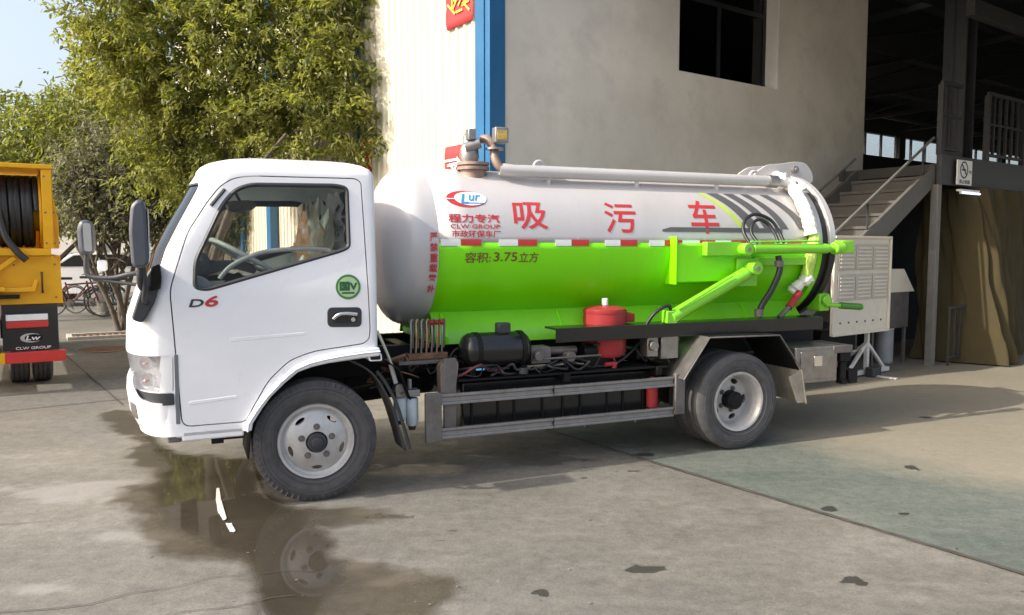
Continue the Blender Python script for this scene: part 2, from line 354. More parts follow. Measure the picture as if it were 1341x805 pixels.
def bw(x, y, z=0): return (CN[0] + b1[0] * x + b2[0] * y, CN[1] + b1[1] * x + b2[1] * y, z)
def strip(pts, w, name, m, z=.006, wob=.004):
    mb = MB(); rows = []
    for i, p in enumerate(pts):
        a = Vector(pts[max(i - 1, 0)]); b = Vector(pts[min(i + 1, len(pts) - 1)]); d = (b - a).normalized(); n = Vector((-d.y, d.x)); ww = w * (1 + random.uniform(-.35, .35))
        q = Vector(p) + n * random.uniform(-wob, wob); rows.append([(*(q + n * ww / 2), z), (*(q - n * ww / 2), z)])
    return mb.sheet(rows).build(name, m, ground, smooth=0)
def lin(a, b, n): return [(a[0] + (b[0] - a[0]) * k / n, a[1] + (b[1] - a[1]) * k / n) for k in range(n + 1)]
strip(lin(bw(-.36, -8)[:2], bw(-.36, -.3)[:2], 90), .030, 'expansion_joint', M_joint)
strip(lin(bw(-.385, -8)[:2], bw(-.385, -.3)[:2], 90), .010, 'joint_edge', M_steel_edge, .0095, .002)
for x in (-3.2, -6.4): strip(lin(bw(x, 2.0)[:2], bw(x, 16)[:2], 90), .022, 'expansion_joint', M_joint)
for y in (2.35, 8.2): strip(lin(bw(-12, y)[:2], bw(-.45, y)[:2], 70), .018, 'expansion_joint', M_joint, .0075)
strip([(-2.9, 3.22), (-2.6, 3.3), (-2.27, 3.37), (-2.05, 3.40), (-1.91, 3.45), (-1.78, 3.53), (-1.62, 3.62), (-1.45, 3.74), (-1.28, 3.77), (-1.1, 3.80), (-.98, 3.79)], .005, 'ground_crack', M_joint, .006, .02)
strip([(-4.2, 4.05), (-3.7, 4.2), (-3.3, 4.28), (-3.0, 4.45), (-2.7, 4.5)], .004, 'ground_crack', M_joint, .006, .03)
strip([(-1.6, 3.28), (-1.45, 3.37), (-1.25, 3.42), (-1.1, 3.5), (-1.0, 3.52)], .004, 'ground_crack', M_joint, .006, .02)

# small litter: twigs, grit and chips lying about, far too many to count
lit = MB(); rl_ = random.Random(21)
for k in range(520):
    x, y = rl_.uniform(-4.5, 4.5), 3.0 + 6.5 * rl_.random() ** 1.3; a = rl_.uniform(0, 6.3); l = rl_.choice((.004, .005, .006, .008, .011)); w = l * rl_.uniform(.3, .9); h = .001 + l * .12
    c, n = math.cos(a), math.sin(a)
    lit.add([(x + c * p - n * q, y + n * p + c * q, .004 + (h if p == 0 else 0)) for p, q in ((-l, 0), (0, w), (l, 0), (0, -w))], [(0, 1, 3), (1, 2, 3)])
gl_ = lit.build('leaf_litter', pm('litter_chips', (.16, .14, .11), .8, var=.6, scale=3), ground, smooth=0); gl_['kind'] = 'stuff'
M_mark = pm('mottled_white', (.62, .61, .58), .6, var=.12, scale=30, dirt=.5, dirtcol=(.3, .28, .24))  # mottled white for two thin slivers lying flat on the wet ground
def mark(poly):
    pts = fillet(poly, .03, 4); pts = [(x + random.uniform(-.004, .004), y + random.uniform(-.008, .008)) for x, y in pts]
    MB().add([(x, y, .0065) for x, y in pts], [tuple(range(len(pts)))]).build('white_ground_mark', M_mark, ground, smooth=0)
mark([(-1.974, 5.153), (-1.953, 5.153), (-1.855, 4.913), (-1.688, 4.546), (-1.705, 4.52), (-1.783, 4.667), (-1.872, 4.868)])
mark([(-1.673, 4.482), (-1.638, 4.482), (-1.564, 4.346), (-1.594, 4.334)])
# ------------------------------------------------------------------ workshop building (local x along the plaster wall, y away)
M_plaster = pm('grey_plaster', (.62, .58, .515), .85, var=.17, scale=.7, bump=.16, bscale=26, dirt=.6, dirtcol=(.45, .42, .37))
M_sheet = pm('cream_wall_sheet', (.66, .61, .49), .45, var=.05, scale=1.5, dirt=.25, dirtcol=(.48, .44, .36), streak=True)
M_blu = pm('blue_sheet_metal', (.018, .115, .26), .4, var=.08, scale=3, dirt=.2, dirtcol=(.05, .13, .22))
M_dark = pm('dark_roof_steel', (.010, .012, .016), .7, .0, var=.2)
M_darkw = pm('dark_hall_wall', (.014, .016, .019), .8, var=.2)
M_hfloor = pm('mezzanine_concrete', (.05, .048, .045), .8, var=.2)
M_pale = pm('pale_grey_rail_paint', (.17, .165, .155), .5, .1, var=.15)
M_greys = pm('grey_painted_steel', (.055, .055, .058), .55, .1, var=.15, dirt=.3, dirtcol=(.05, .045, .042))
M_rail = pm('dark_grey_railing', (.035, .037, .042), .55, .1, var=.15)
M_stairr = pm('stair_concrete', (.105, .098, .088), .85, var=.12, scale=5, dirt=.3, dirtcol=(.1, .09, .08))
M_frame = pm('dark_window_frame', (.018, .02, .024), .4, .2, var=.1)
bld = thing('workshop_building', 'workshop with grey plaster wall, cream sheet side, blue corner post and dark open hall', 'building', (CN[0], CN[1], 0), bA)
# plaster wall with a window opening
pw = MB().box(.17, 6.95, .0, .24, 0, 6.6).mesh()
pw = boolean(pw, MB().box(2.8, 4.75, -.5, .6, 3.78, 6.0).mesh())
fin('plaster_wall', pw, M_plaster, bld, bevel=.012)
win = B('window', M_frame, bld, 2.8, 4.75, .20, .23, 3.78, 6.0, 0)
me_ = boolean(win.data, MB().box(2.86, 3.74, 0, 1, 3.84, 4.75).box(3.80, 4.69, 0, 1, 3.84, 4.75).box(2.86, 4.69, 0, 1, 4.81, 5.94).mesh()); me_.materials.append(M_frame); win.data = me_
for x0, x1, z0, z1 in ((2.86, 3.74, 3.84, 4.75), (3.80, 4.69, 3.84, 4.75), (2.86, 4.69, 4.81, 5.94)):
    B('pane', M_dkgl, win, x0 - .005, x1 + .005, .211, .217, z0 - .005, z1 + .005, 0)
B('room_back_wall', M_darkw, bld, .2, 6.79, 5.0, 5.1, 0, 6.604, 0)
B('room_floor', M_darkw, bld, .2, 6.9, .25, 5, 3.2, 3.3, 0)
B('room_side_wall', M_plaster, bld, 6.80, 6.949, .245, 8.0, 0, 6.6, 0)
B('room_roof', M_dark, bld, -.12, 7.0, -.12, 13.5, 6.605, 6.75, .01)
# blue corner column
B('corner_post', M_blu, bld, -.03, .168, -.025, .20, 0, 6.6, .006)
B('post_flashing', M_blu, bld, -.045, -.031, .06, .22, 0, 6.6, .002)
# corrugated sheets, one mesh shared
def sheet_mesh(w, h):
    prof = []; p = .0; k = 0
    while p < w - 1e-6:
        for dx, dz in ((0, 0), (.065, 0), (.08, .022), (.11, .022), (.125, 0)):
            if p + dx <= w: prof.append((p + dx, dz))
        p += .16
    prof.append((w, 0))
    return MB().sheet([[(-.005 - dz, y, z) for y, dz in prof] for z in (0, h / 2, h)]).mesh('wall_sheet', False)
shm = sheet_mesh(.80, 6.6); shm.materials.append(M_sheet)
for k in range(16):
    o = fin('wall_sheet', shm, M_sheet, bld, smooth=0); o.location = (0, .205 + k * .803, 0)
B('backing_wall', M_darkw, bld, .02, .12, .25, 13.2, 0, 6.604, 0)
CY('downpipe', M_blu, bld, (-.085, 3.05, 0), (-.085, 3.05, 6.5), .045, 14)
for z in (1.2, 3.4, 5.2): B('pipe_bracket', M_blu, bld, -.13, -.03, 3.0, 3.1, z, z + .04, .002)
B('wall_column', M_blu, bld, -.16, -.03, 6.32, 6.52, 0, 6.55, .006)
CY('downpipe', M_blu, bld, (-.085, 8.05, 0), (-.085, 8.05, 6.5), .05, 14)
B('wall_base', M_plaster, bld, -.05, -.004, .24, 13.0, 0, .5, .01)
# hall behind: back wall with strip windows, roof, pillars, beams
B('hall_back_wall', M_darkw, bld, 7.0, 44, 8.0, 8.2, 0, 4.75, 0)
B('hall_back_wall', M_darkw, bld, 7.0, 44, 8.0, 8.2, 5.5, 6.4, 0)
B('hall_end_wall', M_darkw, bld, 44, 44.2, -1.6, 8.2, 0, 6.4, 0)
M_pane = glass('hall_strip_glazing', (.96, .97, .98), refl=.4)
x = 18.8
while x < 34:
    if abs((x - 18.8) % 4.0) < .01: B('window_pillar', M_dark, bld, x, x + .4, 7.95, 8.15, 4.752, 5.498, 0); x0 = x + .4
    else: x0 = x
    B('window_pane', M_pane, bld, x0 + .03, x + .97, 8.08, 8.09, 4.78, 5.47, 0)
    B('mullion', M_dark, bld, x + .975, x + 1.025, 8.04, 8.12, 4.752, 5.498, 0)
    x += 1.0
B('hall_roof', M_dark, bld, 7.05, 44, -1.7, 8.2, 6.41, 6.5, 0)
B('hall_canopy_sky_block', M_dark, bld, 1.6, 44, -4.6, -.02, 5.6, 5.68, 0)  # canopy, its unseen forward reach added to keep skylight out of the hall
B('sky_block_sheet', M_dark, bld, 1.6, 44, -4.68, -4.601, 3.7, 5.70, 0)  # unseen drop sheet, added to cut the skylight on hall, stair and curtain
for x in (9.5, 16.0, 22.5): B('added_canopy_post', M_rail, bld, x, x + .2, -4.58, -4.38, 0, 5.59, .01)  # out-of-view posts added to carry the drop sheet
B('canopy_fascia', M_dark, bld, 7.0, 44, -1.72, -1.60, 5.68, 6.4, 0)
B('canopy_beam', M_greys, bld, 7.0, 40, -1.52, -1.40, 4.80, 5.02, .004)
for k in range(8):
    x = 9 + k * 3.4
    tr = B('roof_truss', M_rail, bld, x, x + .10, -1.3, 7.9, 5.65, 5.75, 0)
    MB().bar((x + .05, -1.3, 5.75), (x + .05, 3.2, 6.35), .06, .06).bar((x + .05, 7.9, 5.75), (x + .05, 3.2, 6.35), .06, .06).build('truss_brace', M_rail, tr, smooth=0)
for k in range(4): B('roof_purlin', M_rail, bld, 8, 40, .4 + k * 2.2, .48 + k * 2.2, 5.76, 5.84, 0)
for x, y in ((7.42, -1.15), (13.8, -1.15), (20.5, -1.15)): 
    MB().box(x - .16, x + .16, y - .02, y + .02, 0, 5.6).box(x - .16, x - .13, y - .16, y + .16, 0, 5.6).box(x + .13, x + .16, y - .16, y + .16, 0, 5.6).build('hall_pillar', M_rail, bld, smooth=0)

# ------------------------------------------------------------------ mezzanine with railing
mz = thing('mezzanine_platform', 'raised steel mezzanine with barred railing inside the open hall', 'platform', (CN[0], CN[1], 0), bA)
B('floor_slab', M_hfloor, mz, 6.30, 30, -1.42, 3.2, 2.60, 2.74, .004)
B('edge_beam', M_greys, mz, 6.30, 30, -1.50, -1.425, 2.46, 2.86, .004)
B('support_post', M_pale, mz, 6.23, 6.33, -1.5, -1.4, 0, 2.458, .006)
B('support_post', M_greys, mz, 12.2, 12.3, -1.5, -1.4, 0, 2.458, .006)
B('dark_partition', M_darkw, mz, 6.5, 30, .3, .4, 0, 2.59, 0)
def railing(x0, x1, y):
    B('top_rail', M_rail, mz, x0, x1, y - .025, y + .025, 3.80, 3.85, .004)
    B('mid_rail', M_rail, mz, x0, x1, y - .015, y + .015, 3.38, 3.41, .003)
    B('bottom_rail', M_rail, mz, x0, x1, y - .02, y + .02, 2.93, 2.97, .003)
    x = x0; i = 0
    while x <= x1:
        w = .035 if i % 6 == 0 else .018
        B('baluster', M_rail, mz, x - w, x + w, y - w, y + w, 2.862 if i % 6 == 0 else 2.97, 3.799, .002); x += .2; i += 1
railing(6.35, 6.90, -1.44); railing(7.7, 14, -1.44)

# ------------------------------------------------------------------ staircase up to the mezzanine
st = thing('steel_staircase', 'grey stair flight with pale risers climbing to the mezzanine', 'staircase', (CN[0], CN[1], 0), bA)
n_st = 16; sx0, sx1 = 1.95, 6.72; run = (sx1 - sx0) / n_st; rise = 2.74 / n_st
for k in range(n_st):
    x = sx0 + k * run; z = (k + 1) * rise
    B('tread', M_stairr, st, x - .02, x + run, -1.36, -.32, z - .04, z, .004)
    B('riser', M_stairr, st, x, x + .012, -1.36, -.32, z - rise + .001, z - .042, 0)
for y in (-1.42, -.30):
    MB().prism([(sx0 - .1, 0), (sx0 + .25, 0), (sx1 - .42, 2.45), (sx1 - .42, 2.74), (sx0 - .1 + .02, .22)], 'y', y, y + .05).build('stringer', pm('stair_side_paint', (.13, .122, .112), .6, var=.15), st, smooth=0, bevel=.003)
    yy = y + .025; ho = .60 if y < -1 else .42
    T('handrail', M_pale, st, [(sx0 + .1, yy, .06 + ho), (sx1 - .45, yy, (sx1 - .55 - sx0) * .5746 + .06 + ho)], .018)
    for k in range(4):
        x = sx0 + .15 + k * 1.3; z0 = (x - sx0) * .5746 + .12
        T('rail_post', M_rail, st, [(x, yy, z0), (x, yy, (x - sx0 - .1) * .5746 + .06 + ho)], .013)

# ------------------------------------------------------------------ things in and before the hall
M_canv = pm('olive_canvas', (.055, .041, .014), .85, var=.15, scale=2.5, bump=.25, bscale=14, dirt=.3, dirtcol=(.085, .066, .032))
mb = MB(); rows = []
plan = spline([(6.74, -.75, 0), (6.82, -1.15, 0), (7.02, -1.52, 0), (7.5, -1.62, 0), (8.2, -1.55, 0), (9.2, -1.62, 0), (10.6, -1.56, 0)], 26)
for i in range(41):
    t = i / 40; z = .02 + t * 2.43; row = []
    for j, p in enumerate(plan):
        s = j / len(plan); g = (1 - t)
        pull = max(0, 1 - s * 2.2)
        xx = p.x + t * .45 * pull - .06 * g * pull
        f = math.sin(s * 46 + math.sin(t * 3) * 1.2) * .06 * (.5 + .7 * g) + math.sin(s * 91 + t * 7) * .028 + math.sin(t * 9 + s * 20) * .02 + math.sin(s * 151 - t * 13) * .010 + math.sin(t * 23 + s * 60) * .009 * g
        sag = .03 * math.sin(s * 33) * (t < .99)
        row.append((xx + f * .5 * pull, p.y - f - .07 * g - .55 * g ** .8 * max(0., 1 - abs(s - .30) / .36) ** .8, z + sag * t))
    rows.append(row)
mb.sheet(rows)
cu = mb.build('canvas_curtain', M_canv, None, smooth=80); cu.location = (CN[0], CN[1], 0); cu.rotation_euler = (0, 0, bA)
tag(cu, 'olive brown canvas curtain hanging under the mezzanine to the floor', 'curtain')
def text_mesh(s, off=0.0, font=None):
    c = bpy.data.curves.new('txt', 'FONT'); c.body = s; c.size = 1; c.offset = off; c.resolution_u = 3
    o = bpy.data.objects.new('txt', c); COL.objects.link(o); dg = bpy.context.evaluated_depsgraph_get(); dg.update()
    m = bpy.data.meshes.new_from_object(o.evaluated_get(dg)); bpy.data.objects.remove(o); bpy.data.curves.remove(c)
    m.materials.clear(); return m
def text_obj(name, s, m, parent, fn, w, h, off=0.0, cuts=0.0, keep=False, bold=0.0, shear=0.0):
    """text scaled into a w x h box, each point sent through fn(x, y) -> local xyz"""
    me = text_mesh(s, min(off, .006)); bm = bmesh.new(); bm.from_mesh(me)
    xs = [v.co.x for v in bm.verts]; ys = [v.co.y for v in bm.verts]
    x0, x1, y0, y1 = min(xs), max(xs), min(ys), max(ys); sx, sy = w / (x1 - x0), h / (y1 - y0)
    if keep: sx = sy = min(sx, sy)
    for v in bm.verts: v.co = Vector(((v.co.x - x0) * sx, (v.co.y - y0) * sy, 0))
    if cuts:
        k = cuts
        while k < h:
            bmesh.ops.bisect_plane(bm, geom=bm.verts[:] + bm.edges[:] + bm.faces[:], plane_co=(0, k, 0), plane_no=(0, 1, 0)); k += cuts
    src = [v.co.copy() for v in bm.verts]; fcs = [[v.index for v in f.verts] for f in (bm.verts.index_update(), bm.faces)[1]]; bm.free()
    if not bold: bold = off * min(w / max(len(s), 1), h) * .9
    V = []; F = []
    for q, (dx, dy) in enumerate(((0, 0), (1, 0), (0, 1), (-1, 0), (0, -1)) if bold else ((0, 0),)):
        n0 = len(V); lift = .00025 * q
        for c in src:
            x, y = c.x + dx * bold + shear * c.y, c.y + dy * bold; p = Vector(fn(x, y))
            V.append(p + (Vector((x * 0, 0, 0)) + fn_n(fn, x, y)) * lift)
        F += [[i + n0 for i in f] for f in fcs]
    me = bpy.data.meshes.new(name); me.from_pydata([tuple(v) for v in V], [], F); return fin(name, me, m, parent, smooth=0)
def fn_n(fn, x, y):
    p = Vector(fn(x, y)); n = (Vector(fn(x + .01, y)) - p).cross(Vector(fn(x, y + .01)) - p); return n.normalized()
# no smoking sign on the mezzanine edge
sg = thing('no_smoking_sign', 'white no smoking sign fixed to the mezzanine edge below the pillar', 'sign', bw(6.62, -1.56, 2.47), bA); sg.scale = (.74, 1, .78)
B('sign_plate', M_wh, sg, 0, .56, 0, .02, 0, .43, .003)
MB().lathe([(-.003, .15), (-.003, .125), (0, .125), (0, .15)], (.24, -.001, .26), (0, 1, 0), 32, loop=True).build('ring', M_dkmark, sg)
MB().bar((.15, -.003, .35), (.33, -.003, .17), .022, .003).build('slash', M_dkmark, sg, smooth=0)
MB().box(.16, .31, -.0035, -.001, .245, .275).build('cigarette', M_dkmark, sg, smooth=0)
text_obj('lettering', '禁止吸烟', M_dkmark, sg, lambda x, y: (.07 + x, -.002, .02 + y), .40, .07, .01)
text_obj('lettering', '严禁', M_dkmark, sg, lambda x, y: (.42 + x, -.002, .2 + y), .11, .06, .01)
# lit tube lamp
tl = thing('tube_lamp', 'lit fluorescent tube lamp under the mezzanine edge', 'lamp', bw(6.66, -1.60, 2.36), bA)
B('batten', M_wh, tl, 0, .72, .02, .07, .02, .05, .004)
me_m = bpy.data.materials.new('lit_tube'); me_m.use_nodes = True; me_m.node_tree.nodes['Principled BSDF'].inputs['Emission Color'].default_value = (.72, .74, 1, 1); me_m.node_tree.nodes['Principled BSDF'].inputs['Emission Strength'].default_value = 1.6
CY('tube', me_m, tl, (.03, .02, 0), (.69, .02, 0), .013, 12)
for x in (.02, .69): B('lamp_holder', M_wh, tl, x, x + .012, .005, .035, -.018, .03, .002)
# louvred panel on its stand
M_beige = pm('beige_enamel_sheet', (.74, .68, .57), .5, var=.06, scale=4, dirt=.25, dirtcol=(.4, .36, .3))
M_beig2 = pm('beige_louvre_inset', (.52, .48, .42), .55, var=.08, scale=6)
def bt(name, label, cat, x, y, z, rz=0): return thing(name, label, cat, bw(x, y, z), bA + rz)
lp = bt('louvred_panel', 'beige sheet metal panel with six louvred insets behind the tanker', 'panel', 3.85, -1.50, .56)
MB().box(0, 1.20, 0, .04, 0, 1.19).build('panel_sheet', M_beige, lp, bevel=.006)
B('panel_edge', M_beige, lp, -.02, 1.22, -.03, -.001, 0.0, .03, .003); B('panel_edge', M_beige, lp, -.02, 1.22, -.03, -.001, 1.16, 1.19, .003)
B('panel_edge', M_beige, lp, 1.19, 1.22, -.03, -.001, .031, 1.159, .003)
for i in range(3):
    for j in range(2):
        x0, z0 = .07 + i * .375, .42 + j * .36
        pn = B('louvre_inset', M_beig2, lp, x0, x0 + .34, -.016, -.001, z0, z0 + .31, .006)
        for q in range(6): B('louvre_blade', M_beige, pn, x0 + .03, x0 + .31, -.026, -.0165, z0 + .03 + q * .045, z0 + .05 + q * .045, .002)
for i in range(6): CY('rivet', M_alud, lp, (.15 + i * .18, -.010, .15), (.15 + i * .18, 0, .15), .012, 8)
sd_ = bt('trestle_stand', 'white welded steel tripod stand below the louvred panel', 'stand', 4.78, -1.40, 0)
M_wst = pm('chalky_white_steel', (.66, .65, .62), .5, var=.08, dirt=.3, dirtcol=(.35, .3, .25))
MB().bar((0, 0, .08), (0, 0, .56), .05, .05).build('mast', M_wst, sd_, bevel=.004)
for dx, dy in ((-.42, 0), (.42, 0), (0, .42)):
    MB().bar((dx, dy, .06), (0, 0, .42), .035, .035).build('brace', M_wst, sd_, bevel=.003)
MB().box(-.5, .5, -.035, .035, .02, .075).build('foot_bar', M_wst, sd_, bevel=.004)
MB().box(-.03, .03, -.4, .5, .0, .018).build('foot_bar', M_wst, sd_, bevel=.002)
B('rubber_block', M_plast, sd_, -.12, .08, -.16, -.06, 0, .12, .006)
# sheet metal hood box, gas cylinder, barrier frame, clutter under the stairs
hb = bt('sheet_metal_hood', 'pale folded sheet metal hood on a post frame beside the stair', 'hood', 5.35, -1.15, 0)
MB().prism([(0, 1.0), (1.05, 1.0), (.75, 1.32), (.05, 1.32)], 'y', 0, .7).build('hood_shell', M_beige, hb, bevel=.006)
B('hood_body', M_alud, hb, .08, .98, .04, .66, .5, .998, .006)
for x in (.1, .93):
    for y in (.06, .6): B('leg', M_alud, hb, x, x + .04, y, y + .04, 0, .499, .003)
M_cyl = pm('pale_grey_cylinder_paint', (.34, .36, .37), .45, var=.1, dirt=.4, dirtcol=(.15, .13, .12))
for k, (x, y, lb) in enumerate(((6.02, -.95, 'pale grey gas cylinder standing beside the support post'), (6.34, -.72, 'gas cylinder half hidden behind the pale grey one'))):
    gc = bt('gas_cylinder', lb, 'gas cylinder', x, y, 0)
    MB().lathe([(0, .0), (0, .10), (.02, .115), (.95, .115), (1.03, .09), (1.08, .04), (1.14, .035), (1.14, 0)], (0, 0, 0), (0, 0, 1), 20, caps=False).build('bottle', M_cyl, gc)
    MB().cyl((0, 0, 1.14), (0, 0, 1.22), .02, n=10).cyl((0, -.05, 1.18), (0, .03, 1.18), .014, n=8).build('valve', M_chrome, gc)
    MB().lathe([(.0, .117), (.05, .117), (.05, .119), (0, .119)], (0, 0, .48), (0, 0, 1), 20, loop=True).build('band', M_wh, gc)
bf = bt('barrier_frame', 'low steel barrier frame with upright bars before the curtain', 'barrier', 6.45, -1.62, 0)
for z in (.10, .78): B('rail', M_greys, bf, 0, .62, 0, .03, z, z + .03, .002)
for k in range(5): B('bar', M_greys, bf, .0 + k * .15, .02 + k * .15, .004, .026, .131 if 0 < k < 4 else 0, .779, .002)
cb = bt('storage_crate', 'dark steel storage crate under the stair flight', 'crate', 4.4, -1.0, 0)
B('crate_body', M_black, cb, 0, .8, 0, .6, 0, .55, .01); B('crate_lid', M_greys, cb, -.02, .82, -.02, .62, .551, .59, .005)
# red papers on the cream wall
M_redpap = pm('red_paper', (.55, .035, .04), .7, var=.1, scale=6)
M_gold = pm('gold_ink', (.75, .45, .08), .5, var=.1)
def paper(name, label, y0, y1, z0, z1, strokes, ink):
    o = thing(name, label, 'poster', bw(-.034, y1, z0), bA - math.pi / 2)
    w, h = y1 - y0, z1 - z0
    mb = MB(); rows = [[(w * i / 8, -.002 - .012 * abs(math.sin(i * 1.7 + j)) * (i in (0, 8) or j in (0, 6)), h * j / 6) for i in range(9)] for j in range(7)]
    mb.sheet(rows).build('paper_sheet', M_redpap, o, smooth=60, solid=.002)
    r = random.Random(len(label))
    for k in range(strokes):
        cx, cz = w * (.2 + .6 * r.random()), h * (.2 + .6 * r.random()); a = r.choice((0, 0, math.pi / 2, .8, -.7)); l = min(w, h) * (.12 + .14 * r.random())
        MB().bar((cx - l * math.cos(a), -.017, cz - l * math.sin(a)), (cx + l * math.cos(a), -.017, cz + l * math.sin(a)), .003, .025, 0 if abs(math.cos(a)) > .9 else 0).build('brush_stroke', ink, o, smooth=0)
paper('red_poster', 'red paper with gold brush writing high on the cream wall', .26, .80, 3.98, 4.45, 11, M_gold)
paper('red_poster', 'red paper with pale writing low by the blue corner post', .30, .84, 2.05, 2.72, 14, M_wh)
paper('red_banner', 'narrow red banner hanging beside the downpipe on the cream wall', 2.72, 2.95, 2.3, 3.05, 0, M_gold)
# ------------------------------------------------------------------ the tanker truck (local x = towards the rear, y = away, z = up)
TK = thing('sewage_tanker_truck', 'white cab tanker truck with lime green and silver suction tank', 'truck', (-1.235, 4.894, 0), 0.4008)
CV = .95
FP = [(.46, -1.02), (.83, -1.06), (1.0, -1.085), (1.2, -1.075), (1.38, -1.015), (1.6, -.93), (1.735, -.855), (1.957, -.727), (2.06, -.66), (2.3, -.64)]
def uf_(w): return float(np.interp(w, [a for a, b in FP], [b for a, b in FP]))
def hw_(w): return .98 if w <= 1.35 else .98 - (w - 1.35) / .71 * .05
def sv_(w): return CV - hw_(w)
def ring(w, ins=0., uf=None, ur=.40, hw=None, ru=.20, rv=.42, wz=None):
    uf = (uf_(w) if uf is None else uf) + ins; ur = ur - ins; hw = (hw_(w) if hw is None else hw) - ins
    z = w if wz is None else wz; P = []; rr = .045
    for k in range(5):
        a = math.pi / 2 * k / 4; P.append((ur - rr + rr * math.cos(a), CV - hw + rr - rr * math.sin(a), z))
    for k in range(1, 6): P.append((ur - rr + (uf + ru - ur + rr) * k / 6, CV - hw, z))
    for k in range(11):
        a = math.pi / 2 * k / 10; P.append((uf + ru - ru * math.sin(a), CV - hw + rv - rv * math.cos(a), z))
    P += [(uf, CV, z)]
    return P + [(x, 2 * CV - y, z) for x, y, _ in reversed(P[:-1])]
ROOF = [(2.085, .008), (2.11, .028), (2.133, .065), (2.152, .125), (2.167, .21), (2.178, .34), (2.184, .5)]
def cab_solid(ins=0., w0=.5):
    rs = [ring(w, ins) for w in sorted(set([w0] + [w for w in (.6, .83, 1.0, 1.1, 1.2, 1.3, 1.35, 1.38, 1.5, 1.6, 1.735, 1.85, 1.957, 2.06) if w > w0]))]
    for w, i in ROOF:
        sc = 1.0
        rs.append(ring(2.06, ins + i, rv=max(.1, .42 - i * .4), ru=max(.06, .2 - i * .2), wz=w - ins))
    return MB().rings(rs).mesh()
def pris(poly, a, b, axis='y'): return MB().prism(poly, axis, a, b).mesh()
DOOR = fillet([(-.776, .56), (-.806, 1.139), (-.819, 1.362), (-.716, 1.693), (-.60, 1.88), (-.523, 1.975), (-.45, 2.02), (-.35, 2.035), (.27, 2.04), (.305, 2.02), (.341, 1.093), (.335, 1.03), (.30, 1.002), (-.016, .968), (-.16, .92), (-.29, .80), (-.395, .62), (-.425, .56)], .05, 4)
WIN = fillet([(-.692, 1.372), (-.683, 1.53), (-.528, 1.86), (-.45, 1.955), (-.36, 1.99), (.15, 2.0), (.222, 1.985), (.225, 1.61), (.17, 1.585), (-.62, 1.358)], .05, 5)
def grow(poly, d):
    out = []; n = len(poly)
    ar = sum(poly[i - 1][0] * poly[i][1] - poly[i][0] * poly[i - 1][1] for i in range(n)); sg_ = 1 if ar > 0 else -1
    for i in range(n):
        a, b = Vector(poly[i - 1]), Vector(poly[(i + 1) % n]); t = (b - a).normalized(); out.append((poly[i][0] + t.y * d * sg_, poly[i][1] - t.x * d * sg_))
    return out
ARCH = [(-.395, .2), (-.39, .55), (-.33, .64), (-.275, .705), (-.19, .785), (-.114, .84), (-.02, .868), (.073, .885), (.29, .905), (.6, .915), (.6, .2)]
shell = cab_solid()
inner = cab_solid(.05, .99)
shell = boolean(shell, inner)
shell = boolean(shell, pris(ARCH, -.5, 2.5))
shell = boolean(shell, pris(WIN, -.5, 2.5))
WS = fillet([(.030, 1.44), (.115, 2.0), (1.785, 2.0), (1.87, 1.44)], .06, 5)
wsp = pris(WS, -1.5, -.45, 'x')
shell = boolean(shell, wsp)
# headlight pockets
HL = fillet([(-1.2, .775), (-1.2, .985), (-.815, .980), (-.82, .762)], .02, 3)
for y0, y1 in ((-.2, .42), (1.48, 2.1)):
    pk = boolean(pris(HL, y0, y1), cab_solid(.10))
    shell = boolean(shell, pk)
dnear = pris(DOOR, -.3, .18); door = boolean(shell.copy(), dnear, 'INTERSECT')
shell = boolean(shell, pris(grow(DOOR, .007), -.3, .14))
cab = fin('cab_shell', shell, M_white, TK, smooth=32)
doo = fin('door', door, M_white, TK, smooth=32)
# window rubber and glass, near and far
wp = [(u, w) for u, w in WIN]
def sidept(u, w, far, d=0): v = sv_(w) + d; return (u, 2 * CV - v if far else v, w)
for far in (False, True):
    par = cab if far else doo
    MB().tube([sidept(u, w, far, .006) for u, w in grow(WIN, -.004)], .014, 6, closed=True).build('window_seal', M_plast, par, smooth=60)
    me = MB().add([sidept(u, w, far, .022) for u, w in grow(WIN, .004)], [tuple(range(len(WIN)))]).mesh()
    fin('window_pane', me, M_glass, par, smooth=0)
MB().tube([sidept(u, w, True, .05) for u, w in grow(WIN, -.03)], .022, 6, closed=True).build('inner_window_trim', M_plast, cab, smooth=60)
# windscreen
wsm = boolean(boolean(cab_solid(.012), cab_solid(.020)), wsp, 'INTERSECT'); fin('windscreen', wsm, M_wsg, TK, smooth=40)
wsr = boolean(boolean(boolean(cab_solid(.003), cab_solid(.024)), pris(grow(WS, .012), -1.5, -.45, 'x'), 'INTERSECT'), pris(grow(WS, -.010), -1.6, -.4, 'x')); fin('windscreen_rubber', wsr, M_plast, cab, smooth=40)
MB().tube([(-.505, sv_(2.0) - .004, 1.955), (-.585, sv_(1.88) - .004, 1.855)], .011, 6).build('pillar_vent', M_plast, cab)
